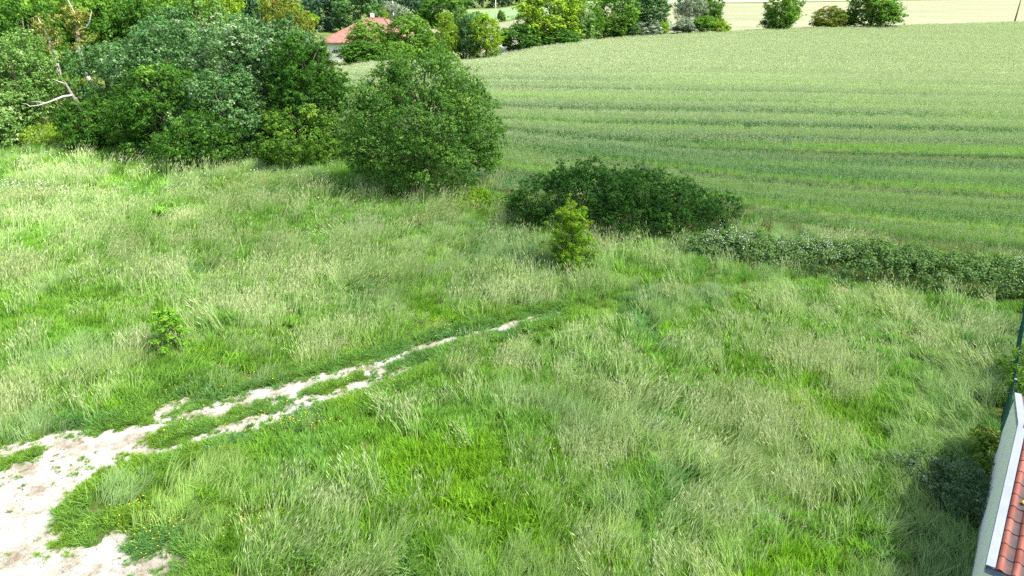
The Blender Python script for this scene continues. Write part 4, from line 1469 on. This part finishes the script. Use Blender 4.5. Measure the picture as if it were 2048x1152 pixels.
copy_tree('privet_shrub', 'mid green shrub in the middle of three on the margin', 49.0, 187.5, 4.4, 6.6, 'mid', 'bush', 1, RG, 'shrub')
copy_tree('privet_shrub', 'yellow-green shrub right of three on the field margin', 53.5, 187.5, 3.6, 5.4, 'bright', 'bush', 2, RG, 'shrub')
copy_tree('oak_tree', 'single dark round tree on the right field margin', 71.9, 196, 10.2, 10.2, 'mid', 'full', 2, RG)
copy_tree('thorn_tree', 'low olive spreading tree left of the large right tree', 88.2, 204, 5.8, 9.8, 'rust', 'full', 1, RG)
copy_tree('thorn_tree', 'small dark tree tucked beside the large right tree', 93.0, 205, 4.8, 6.0, 'dark', 'bush', 1, RG)
copy_tree('oak_tree', 'largest tree at the right of the field margin', 100.8, 205, 11.2, 15.4, 'mid', 'full', 0, RG)
copy_tree('gorse_shrub', 'dark round bush out in the far green field', 7.5, 292, 3.0, 5.4, 'conifer', 'bush', 1, None, 'shrub')
copy_tree('gorse_shrub', 'tiny green bush at the pale field far edge', -3.8, 266, 1.9, 3.0, 'mid', 'bush', 2, None, 'shrub')


# far woods that read as one mass
def wood(name, label, spots, mat, seed):
    r = np.random.default_rng(seed)
    C, O, Rr = [], [], []
    for x_, y_, h_, w_ in spots:
        n_ = 46
        d_ = ellipsoid_pts(r, n_)
        C.append(d_ * (w_ / 2, w_ / 2, h_ / 2) * r.uniform(.7, 1.05, (n_, 1)) + (x_, y_, th(x_, y_) + h_ / 2))
        O.append(d_)
        Rr.append(np.full(n_, w_ * 0.17))
    C, O, Rr = np.concatenate(C), np.concatenate(O), np.concatenate(Rr)
    V, F, lv = leaves_at(r, C, Rr, np.full(len(C), 34 if len(spots) < 80 else 12), 0.75 if len(spots) < 80 else 1.1, 0.8, O, .4, np.clip(r.normal(.4, .2, len(C)), 0, 1), .5)
    tag(link(name, mesh_np(name, V, F, None, {'lv': lv}), M[mat]), label, 'wood', kind='stuff')


r = np.random.default_rng(400)
wood('far_wood', 'dense dark woodland closing the view behind the farmhouse', [(x_, 235 + r.uniform(-12, 25), r.uniform(9.5, 13), r.uniform(9, 13)) for x_ in np.arange(-175, -24, 6.5)], 'conifer', 401)
wood('left_wood', 'mass of mid green woodland behind the left trees', [(x_, y_ + r.uniform(-4, 4), r.uniform(12, 15), r.uniform(9, 12)) for y_ in (112, 130, 150) for x_ in np.arange(-115, -44 + (y_ < 120) * 4, 8.0)], 'wood', 402)
wood('far_treeline', 'distant row of trees along the top of the green field',
     [(x_, 372 + r.uniform(-6, 10), r.uniform(7, 10), r.uniform(9, 13)) for x_ in np.arange(-60, 64, 8.0)] + [(x_, 520 + r.uniform(-6, 10), r.uniform(9, 12), r.uniform(12, 16)) for x_ in np.arange(60, 420, 11.0)]
     + [(x_, 412 + (x_ - 230) * 0.25, r.uniform(5, 9), r.uniform(9, 13)) for x_ in np.arange(232, 330, 8.0)] + [(x_, 640, 12, 18) for x_ in np.arange(-420, 520, 14.0)], 'conifer', 403)

# ------------------------------------------------------------------ farmhouse
M['render_white'] = plain_mat('white_render', (0.76, 0.76, 0.75), (0.83, 0.83, 0.82), 1.5, 0.9, 0.2)
M['glass'] = plain_mat('window_glass', (0.03, 0.04, 0.05), (0.05, 0.06, 0.075), 2, 0.12, 0.5)
m, nt, out = new_mat('canal_tiles_far')
wv = nt.nodes.new('ShaderNodeTexWave')
wv.inputs['Scale'].default_value = 1.6
wv.inputs['Distortion'].default_value = 0.6
tcn = nt.nodes.new('ShaderNodeTexCoord')
nt.links.new(tcn.outputs['Object'], wv.inputs['Vector'])
nn1 = tex_noise(nt, 1.3, 6, 0.7)
c_ = ramp(nt, [(0.3, (0.17, 0.075, 0.055)), (0.5, (0.215, 0.11, 0.085)), (0.7, (0.25, 0.175, 0.145))], nn1)
princ(nt, out, c_, 0.9, 0.2, wv.outputs[0], 0.8, 0.08)
M['tiles_far'] = m

gz = -2.6
fh = empty('farmhouse', (-31.6, 163, gz))
tag(fh, 'white-walled farmhouse with faded terracotta hip roof among trees', 'house')
W2, D2, EV = 8.0, 13.0, 3.75
q = MB()
q.box((-W2, -D2, -0.3), (W2, D2, EV))
wall = q.build('wall', M['render_white'], fh)
q = MB()
ev, rz_ = 0.55, 4.1
a_, b_ = W2 + ev, D2 + ev
q.add([(-a_, -b_, EV + .02), (a_, -b_, EV + .02), (a_, b_, EV + .02), (-a_, b_, EV + .02), (-a_, -b_, EV + .16), (a_, -b_, EV + .16), (a_, b_, EV + .16), (-a_, b_, EV + .16), (-.6, 0, EV + rz_), (3.2, 0, EV + rz_)],
      [(0, 3, 2, 1), (0, 1, 5, 4), (1, 2, 6, 5), (2, 3, 7, 6), (3, 0, 4, 7), (4, 5, 9, 8), (5, 6, 9), (6, 7, 8, 9), (7, 4, 8)])
roof = q.build('roof', M['tiles_far'], fh)
for p0, p1 in (((-a_, -b_, EV + .2), (-.6, 0, EV + rz_ + .04)), ((a_, -b_, EV + .2), (3.2, 0, EV + rz_ + .04)), ((-.6, 0, EV + rz_ + .04), (3.2, 0, EV + rz_ + .04)), ((-a_, b_, EV + .2), (-.6, 0, EV + rz_ + .04))):
    q = MB()
    q.tube([p0, p1], [.14, .14], 6)
    q.build('ridge_tile', M['tiles_far'], roof)
q = MB()
q.box((-.1, 1.2, EV + 3.2), (.6, 1.9, EV + 5.0))
q.build('chimney', M['render_white'], roof)
for wx in (-7.6, -5.2, -1.8, 1.6, 5.0):
    q = MB()
    q.box((wx - .55, -D2 - .05, 1.75), (wx + .55, -D2 + .02, 2.55))
    wf = q.build('window', M['render_white'], fh)
    for sx in (-1, 1):
        q = MB()
        q.box((wx + (.03 if sx > 0 else -.47), -D2 - .058, 1.82), (wx + (.47 if sx > 0 else -.03), -D2 - .048, 2.48))
        q.build('pane', M['glass'], wf)

# little houses far off behind the green field
for hx, hy, hw, lab in ((7.0, 364, 6, 'tiny white house at the top beyond the green field'), (16, 366, 5, 'tiny distant house with red roof beyond the green field')):
    z_ = th(hx, hy)
    hq = empty('distant_house', (hx, hy, z_))
    tag(hq, lab, 'house')
    q = MB()
    q.box((-hw / 2, -3, -.3), (hw / 2, 3, 2.8))
    q.build('wall', M['render_white'], hq)
    q = MB()
    e_ = hw / 2 + .4
    q.add([(-e_, -3.4, 2.82), (e_, -3.4, 2.82), (e_, 3.4, 2.82), (-e_, 3.4, 2.82), (-e_, 0, 4.2), (e_, 0, 4.2)], [(0, 3, 2, 1), (0, 1, 5, 4), (2, 3, 4, 5), (0, 4, 3), (1, 2, 5)])
    q.build('roof', M['tiles_far'], hq)
    for wx in (-hw / 4, hw / 4):
        q = MB()
        q.box((wx - .5, -3.04, 1.0), (wx + .5, -2.98, 2.0))
        q.build('window', M['glass'], hq)

# poles
M['concrete'] = plain_mat('concrete', (0.52, 0.51, 0.48), (0.62, 0.61, 0.58), 3, 0.9, 0.2)
M['pole_wood'] = plain_mat('pole_wood', (0.12, 0.09, 0.065), (0.2, 0.16, 0.12), 3, 0.9, 0.2)
for px_, py_, hh_, rr_, mt_, lab in ((-35.2, 218, 9.2, .22, 'concrete', 'pale concrete utility pole before the dark wood'), (157.4, 229, 7.4, .2, 'pole_wood', 'brown wooden utility pole at the top right edge'),
                                     (-5.8, 262, 9.5, .12, 'concrete', 'thin grey pole at the edge of the pale field')):
    z_ = th(px_, py_)
    rt = empty('utility_pole', (px_, py_, z_))
    tag(rt, lab, 'pole')
    q = MB()
    q.tube([(0, 0, -.4), (0, 0, hh_ * .5), (0, 0, hh_)], [rr_ * 1.25, rr_, rr_ * .75], 8)
    q.build('shaft', M[mt_], rt, True)
    q = MB()
    q.tube([(-.5, 0, hh_ - .35), (.5, 0, hh_ - .35)], [.05, .05], 6)
    q.build('crossarm', M[mt_], rt)
    for sx in (-.4, .4):
        q = MB()
        q.tube([(sx, 0, hh_ - .3), (sx, 0, hh_ - .12)], [.045, .03], 6)
        q.build('insulator', M['concrete'], rt)

# pale farm track past the field corner
rows = []
for k_, (x0_, x1_, y_) in enumerate([(-7, -2.4, 147.5), (-4.2, 0.2, 156), (-3.2, 1.6, 166), (-5, 2, 176), (-9, 3, 185)]):
    rows.append((x0_, x1_, y_))
Vt, Ft = [], []
for x0_, x1_, y_ in rows:
    for q_ in range(7):
        x_ = x0_ + (x1_ - x0_) * q_ / 6
        Vt.append((x_, y_, th(x_, y_) + .14))
for i_ in range(len(rows) - 1):
    for q_ in range(6):
        p_ = i_ * 7 + q_
        Ft.append((p_, p_ + 1, p_ + 8, p_ + 7))
tag(link('farm_track', mesh_np('farm_track', Vt, Ft), M['grit']), 'pale stony farm track by the far field corner', 'track', kind='structure')

# ------------------------------------------------------------------ the near building at the right edge
M['cream'] = plain_mat('cream_render', (0.80, 0.775, 0.60), (0.86, 0.84, 0.68), 2.2, 0.92, 0.15, 0.15)
M['zinc'] = plain_mat('white_zinc', (0.23, 0.265, 0.31), (0.28, 0.31, 0.355), 3, 0.45, 0.4)
M['gutter'] = plain_mat('slate_gutter', (0.12, 0.16, 0.21), (0.17, 0.21, 0.27), 4, 0.4, 0.5)
M['lichen'] = plain_mat('lichen', (0.75, 0.48, 0.03), (0.82, 0.60, 0.08), 40, 0.9, 0.1, 0.4)
m, nt, out = new_mat('terracotta_tile')
tc_ = nt.nodes.new('ShaderNodeTexCoord')
sx_ = nt.nodes.new('ShaderNodeSeparateXYZ')
nt.links.new(tc_.outputs['Object'], sx_.inputs[0])
oi = nt.nodes.new('ShaderNodeObjectInfo')
gp = nt.nodes.new('ShaderNodeNewGeometry')
na = tex_noise(nt, 5.0, 5, 0.65, gp.outputs['Position'])
nb = tex_noise(nt, 38.0, 4, 0.7, gp.outputs['Position'])
cl = ramp(nt, [(0.0, (0.19, 0.062, 0.045)), (0.5, (0.235, 0.085, 0.062)), (1.0, (0.28, 0.115, 0.085))], oi.outputs['Random'])
cl = mix(nt, 1.0, cl, ramp(nt, [(0.3, (0.82, 0.8, 0.78)), (0.7, (1.14, 1.14, 1.14))], na), 'MULTIPLY')
# grey grime gathers in the pan of each tile (local x 0.16 .. 0.30)
mr = nt.nodes.new('ShaderNodeMapRange')
mr.inputs['From Min'].default_value = 0.115
mr.inputs['From Max'].default_value = 0.175
nt.links.new(sx_.outputs[0], mr.inputs['Value'])
mm = nt.nodes.new('ShaderNodeMath')
mm.operation = 'MULTIPLY'
nt.links.new(mr.outputs[0], mm.inputs[0])
nt.links.new(ramp(nt, [(0.3, (0.35,) * 3), (0.52, (1.0,) * 3)], na), mm.inputs[1])
cl = mix(nt, mm.outputs[0], cl, (0.082, 0.066, 0.066))
cl = mix(nt, ramp(nt, [(0.66, (0,) * 3), (0.74, (0.8,) * 3)], nb), cl, (0.42, 0.38, 0.34))
princ(nt, out, cl, 0.88, 0.2, nb, 0.25, 0.01)
M['tile'] = m

hz = math.atan2(HR[1], HR[0])
house = empty('garden_building', (HOUSE_O[0], HOUSE_O[1], 0), hz)
tag(house, 'cream-walled building with terracotta tile roof at the right edge', 'building')
SP, LN, EZ, RZ = 8.74, 6.0, 2.5, 3.83
pitch = math.atan2(RZ - EZ, SP / 2)
q = MB()
q.add([(0, 0.25, -.3), (0, SP - .25, -.3), (0, SP - .25, EZ - .02), (0, SP / 2, RZ - .12), (0, 0.25, EZ - .02), (LN, 0.25, -.3), (LN, SP - .25, -.3), (LN, SP - .25, EZ - .02), (LN, SP / 2, RZ - .12), (LN, 0.25, EZ - .02)],
      [(0, 4, 3, 2, 1), (5, 6, 7, 8, 9), (0, 1, 6, 5), (1, 2, 7, 6), (2, 3, 8, 7), (3, 4, 9, 8), (4, 0, 5, 9)])
q.build('wall', M['cream'], house)
q = MB()
t_ = 0.06
q.add([(0.02, -.05, EZ - .06), (0.02, SP / 2, RZ - .05), (0.02, SP + .05, EZ - .06), (LN + .1, -.05, EZ - .06), (LN + .1, SP / 2, RZ - .05), (LN + .1, SP + .05, EZ - .06),
       (0.02, -.05, EZ - .03), (0.02, SP / 2, RZ - .015), (0.02, SP + .05, EZ - .03), (LN + .1, -.05, EZ - .03), (LN + .1, SP / 2, RZ - .015), (LN + .1, SP + .05, EZ - .03)],
      [(6, 9, 10, 7), (7, 10, 11, 8), (0, 1, 4, 3), (1, 2, 5, 4), (0, 3, 9, 6), (2, 8, 11, 5), (0, 6, 7, 1), (1, 7, 8, 2), (3, 4, 10, 9), (4, 5, 11, 10)])
nroof = q.build('roof', M['pole_wood'], house)

# one wavy tile: 0.30 wide, 0.43 long, local y runs up the slope
NT = 12
TW, TL = 0.30, 0.43
prof = []
for k in range(NT + 1):
    q_ = k / NT
    if q_ < 0.52:
        zz_ = 0.062 * math.sin(math.pi * q_ / 0.52) ** 0.9
    else:
        zz_ = -0.012 * math.sin(math.pi * (q_ - 0.52) / 0.48)
    prof.append((q_ * (TW + 0.012), zz_))
Vq, Fq = [], []
for (px_, pz_) in prof:
    Vq += [(px_, 0, pz_ + 0.034), (px_, TL, pz_ + 0.012), (px_, 0, pz_ + 0.016), (px_, TL, pz_ - 0.002)]
for k in range(NT):
    a4, b4 = 4 * k, 4 * (k + 1)
    Fq += [(a4, b4, b4 + 1, a4 + 1), (a4, a4 + 2, b4 + 2, b4)]
Fq += [(0, 1, 3, 2), (4 * NT, 4 * NT + 2, 4 * NT + 3, 4 * NT + 1)]
tile_me = bpy.data.meshes.new('tile')
tile_me.from_pydata(Vq, [], Fq)
tile_me.polygons.foreach_set('use_smooth', np.ones(len(Fq), bool))
tile_me.set_sharp_from_angle(angle=math.radians(50))
tile_me.materials.append(M['tile'])
NC, SL = 12, (SP / 2) / math.cos(pitch)
CT = (SL + 0.02) / NC
r = np.random.default_rng(500)
rest = []
for side in (0, 1):
    for c_i in range(NC):
        for k in range(19):
            d = -0.06 + c_i * CT
            xx = 0.16 + k * TW
            if side == 0:
                loc = (xx, d * math.cos(pitch), EZ + d * math.sin(pitch) - .012)
                rt = Euler((pitch + r.normal(0, .004), r.normal(0, .006), r.normal(0, .005)))
            else:
                loc = (xx + TW, SP - d * math.cos(pitch), EZ + d * math.sin(pitch) - .012)
                rt = Euler((pitch + r.normal(0, .004), r.normal(0, .006), math.pi + r.normal(0, .005)))
            if side == 0 or k < 6:
                o = bpy.data.objects.new('tile', tile_me)
                COL.objects.link(o)
                o.parent = nroof
                o.location = loc
                o.rotation_euler = rt
            else:
                rest.append(Matrix.LocRotScale(Vector(loc), rt, None))
q = MB()
for mx_ in rest:
    q.add([mx_ @ Vector(v_) for v_ in Vq], Fq)
o = q.build('tiles', M['tile'], nroof, True)
o['kind'] = 'stuff'
# ridge tiles
for k in range(14):
    x0_ = 0.10 + k * 0.42
    Vr, Fr = [], []
    for e_, (xr_, rr_) in enumerate([(x0_, .15), (x0_ + .46, .135)]):
        for j in range(9):
            a_ = math.pi * j / 8
            Vr.append((xr_, SP / 2 + math.cos(a_) * rr_ * 1.1, RZ + .0 + math.sin(a_) * rr_ * .75))
    for j in range(8):
        Fr.append((j, j + 1, 9 + j + 1, 9 + j))
    Fr.append(tuple(range(8, -1, -1)))
    q = MB()
    q.add(Vr, Fr)
    q.build('ridge_tile', M['tile'], nroof, True)
# verge flashing: two folded strips that meet at the ridge
for y0_, z0_, y1_, z1_ in ((-.08, EZ - .02, SP / 2, RZ + .03), (SP + .08, EZ - .02, SP / 2, RZ + .03)):
    q = MB()
    q.add([(-.03, y0_, z0_ + .06), (-.03, y1_, z1_ + .06), (.15, y1_, z1_ + .075), (.15, y0_, z0_ + .075), (-.03, y0_, z0_ - .10), (-.03, y1_, z1_ - .10), (-.015, y0_, z0_ - .10), (-.015, y1_, z1_ - .10),
           (-.015, y0_, z0_ + .045), (-.015, y1_, z1_ + .045), (.15, y1_, z1_ + .03), (.15, y0_, z0_ + .03)],
          [(0, 1, 2, 3), (0, 4, 5, 1), (4, 6, 7, 5), (6, 8, 9, 7), (8, 11, 10, 9), (3, 2, 10, 11), (0, 3, 11, 8, 6, 4)])
    q.build('verge_flashing', M['zinc'], house)
# eaves gutter
q = MB()
pr = [(math.cos(a_) * .075, math.sin(a_) * .075) for a_ in [math.pi + math.pi * j / 8 for j in range(9)]]
Vg = []
for xg in (-.02, LN + .1):
    Vg += [(xg, -.13 + p_[0], EZ - .06 + p_[1]) for p_ in pr] + [(xg, -.13 + p_[0] * .88, EZ - .06 + p_[1] * .88) for p_ in pr[::-1]]
n_ = len(Vg) // 2
q.add(Vg, [(j, (j + 1) % n_, n_ + (j + 1) % n_, n_ + j) for j in range(n_)] + [tuple(range(n_ - 1, -1, -1)), tuple(range(n_, 2 * n_))])
q.build('gutter', M['gutter'], house, True)
q = MB()
q.box((0.0, .02, EZ - .22), (LN + .08, .06, EZ - .045))
q.build('fascia', M['gutter'], house)
# yellow lichen spot on a tile
q = MB()
r = np.random.default_rng(77)
d = 2.05
cxl, cyl, czl = 0.43, d * math.cos(pitch), EZ + d * math.sin(pitch) + .075
ring_ = [(cxl + math.cos(a_) * .05 * rr_, cyl + math.sin(a_) * .05 * rr_, czl + math.sin(a_) * .05 * rr_ * math.tan(pitch)) for a_, rr_ in zip(np.arange(12) * math.pi / 6, r.uniform(.75, 1.15, 12))]
q.add([(cxl, cyl, czl + .012)] + ring_ + [(a_[0], a_[1], a_[2] - .02) for a_ in ring_], [(0, 1 + j, 1 + (j + 1) % 12) for j in range(12)] + [(1 + j, 13 + j, 13 + (j + 1) % 12, 1 + (j + 1) % 12) for j in range(12)])
q.build('lichen', M['lichen'], nroof, True)

# ------------------------------------------------------------------ green wire fence
M['fence'] = plain_mat('green_steel', (0.015, 0.075, 0.06), (0.02, 0.095, 0.075), 6, 0.45, 0.4)
fo = HOUSE_O + HG * (SP + 0.25) + HR * 0.05
fence = empty('wire_fence', (fo[0], fo[1], 0), math.atan2(HG[1], HG[0]))
tag(fence, 'dark green wire mesh fence running back from the building', 'fence')
FL, FH, NP = 2.5, 1.65, 6
for k in range(NP + 1):
    q = MB()
    q.box((k * FL - .03, -.03, -.3), (k * FL + .03, .03, FH + .05))
    po = q.build('post', M['fence'], fence)
    q = MB()
    q.box((k * FL - .036, -.036, FH + .05), (k * FL + .036, .036, FH + .075))
    q.build('cap', M['zinc'] if k % 3 == 1 else M['fence'], po)
    if k < NP:
        q = MB()
        for j in range(9):
            z_ = 0.05 + j * 0.195
            q.box((k * FL + .03, -.004, z_ - .004), ((k + 1) * FL - .03, .004, z_ + .004))
        for j in range(1, 49):
            x_ = k * FL + j * FL / 49
            q.box((x_ - .0025, .0041, 0.02), (x_ + .0025, .0091, FH))
        q.build('mesh_panel', M['fence'], fence)

# shrubs by the building and inside the fence
def at_house(u, v):
    p = HOUSE_O + HR * u + HG * v
    return float(p[0]), float(p[1])


x_, y_ = at_house(0.75, 12.6)
tree('laurel_hedge', 'green garden bush just behind the wire fence', x_, y_, 1.75, 2.6, 'mid', 601, low=0, total=7000, leaf=0.09, clump=0.32, cat='shrub', nlimb=8, trunk_r=.04, lvmean=.5,
     lobes=[(0, 0, .85, 1.0, 1.0, .85), (.6, 1.2, .8, .9, 1.0, .85), (-.5, -1.1, .8, .8, .9, .8), (.9, -1.2, .8, 1, 1, .9)])
x_, y_ = at_house(1.6, 16.6)
tree('laurel_hedge', 'russet green garden bush farther along behind the fence', x_, y_, 1.6, 2.6, 'rust', 603, low=0, total=6000, leaf=0.09, clump=0.32, cat='shrub', nlimb=8, trunk_r=.04, lvmean=.5)
x_, y_ = at_house(-0.35, 8.3)
tree('privet_shrub', 'gold variegated shrub at the far corner of the building', x_, y_, 1.3, 0.75, 'gold', 605, low=0, total=1000, leaf=0.09, clump=0.22, cat='shrub', nlimb=6, trunk_r=.02, lvmean=.55)
x_, y_ = at_house(-0.35, 6.9)
tree('privet_shrub', 'small gold-flecked plant against the cream wall', x_, y_, 0.95, 0.6, 'gold', 607, low=0, total=600, leaf=0.08, clump=0.16, cat='shrub', nlimb=5, trunk_r=.015, lvmean=.45)
x_, y_ = at_house(-1.0, 5.7)
tree('cotoneaster_shrub', 'grey-green sprawling shrub against the cream wall', x_, y_, 1.2, 2.4, 'coton', 609, low=0, total=6500, leaf=0.065, clump=0.24, cat='shrub', nlimb=10, trunk_r=.03, lvmean=.3,
     lobes=[(0.2, 0, .55, .75, .9, .6), (-.5, .5, .5, .8, .6, .45), (-1.1, .9, .5, .6, .4, .3), (0.1, -.9, .45, .6, .8, .5)])

# ------------------------------------------------------------------ the cloud that veils the sun over the meadow
m, nt, out = new_mat('cloud')
tco = nt.nodes.new('ShaderNodeTexCoord')
rim = nt.nodes.new('ShaderNodeAttribute')
rim.attribute_name = 'thick'
cn = tex_noise(nt, 0.03, 4, 0.6)
mu = nt.nodes.new('ShaderNodeMath')
mu.operation = 'MULTIPLY'
nt.links.new(rim.outputs['Fac'], mu.inputs[0])
nt.links.new(ramp(nt, [(0.3, (0.22,) * 3), (0.7, (0.38,) * 3)], cn), mu.inputs[1])
tr = nt.nodes.new('ShaderNodeBsdfTransparent')
tl = nt.nodes.new('ShaderNodeBsdfTranslucent')
tl.inputs['Color'].default_value = (0.9, 0.9, 0.9, 1)
mxs = nt.nodes.new('ShaderNodeMixShader')
nt.links.new(mu.outputs[0], mxs.inputs[0])
nt.links.new(tr.outputs[0], mxs.inputs[1])
nt.links.new(tl.outputs[0], mxs.inputs[2])
nt.links.new(mxs.outputs[0], out.inputs['Surface'])
CZ = 260.0
CLOUD = [(14, 8), (-34, -10), (-30, 24), (-33, 47), (-36, 66), (-33, 84), (-18, 100), (10, 101), (45, 84), (85, 70), (130, 58), (150, 20), (120, -30), (40, -45), (-10, -40)]
off = sun_dir * (CZ / sun_dir.z)
step = 4.0
cx_ = np.arange(-60, 175, step)
cy2 = np.arange(-70, 130, step)
X, Y = np.meshgrid(cx_, cy2)
sd = -poly_sd(X, Y, CLOUD[1:]) + (fbm(X, Y, 22, 701, 3) - 0.5) * 16
k = sd > -2
thk = sstep(0, 26, sd)
up_ = np.sqrt(np.clip(sd, 0, 40) / 40) * (16 + 16 * fbm(X, Y, 26, 711, 3))
dn_ = np.sqrt(np.clip(sd, 0, 40) / 40) * (4 + 3 * fbm(X, Y, 30, 721, 2))
idx = -np.ones(X.shape, int)
cell = k[:-1, :-1] & k[1:, :-1] & k[:-1, 1:] & k[1:, 1:]
us = np.zeros(X.shape, bool)
for a_ in (slice(None, -1), slice(1, None)):
    for b_ in (slice(None, -1), slice(1, None)):
        us[a_, b_] |= cell
idx[us] = np.arange(us.sum())
nb_ = int(us.sum())
Vt = np.concatenate([np.stack([X[us], Y[us], up_[us] + 0.05], 1), np.stack([X[us], Y[us], -dn_[us] - 0.05], 1)])
Fa = np.stack([idx[:-1, :-1][cell], idx[:-1, 1:][cell], idx[1:, 1:][cell], idx[1:, :-1][cell]], 1)
Fb = Fa[:, ::-1] + nb_
cl_o = link('cloud', mesh_np('cloud', Vt, np.concatenate([Fa, Fb]), None, {'thick': np.concatenate([thk[us], thk[us]])}, smooth=True), m)
cl_o.location = (off.x, off.y, CZ)
tag(cl_o, 'thin white cloud passing in front of the sun', 'cloud', kind='stuff')
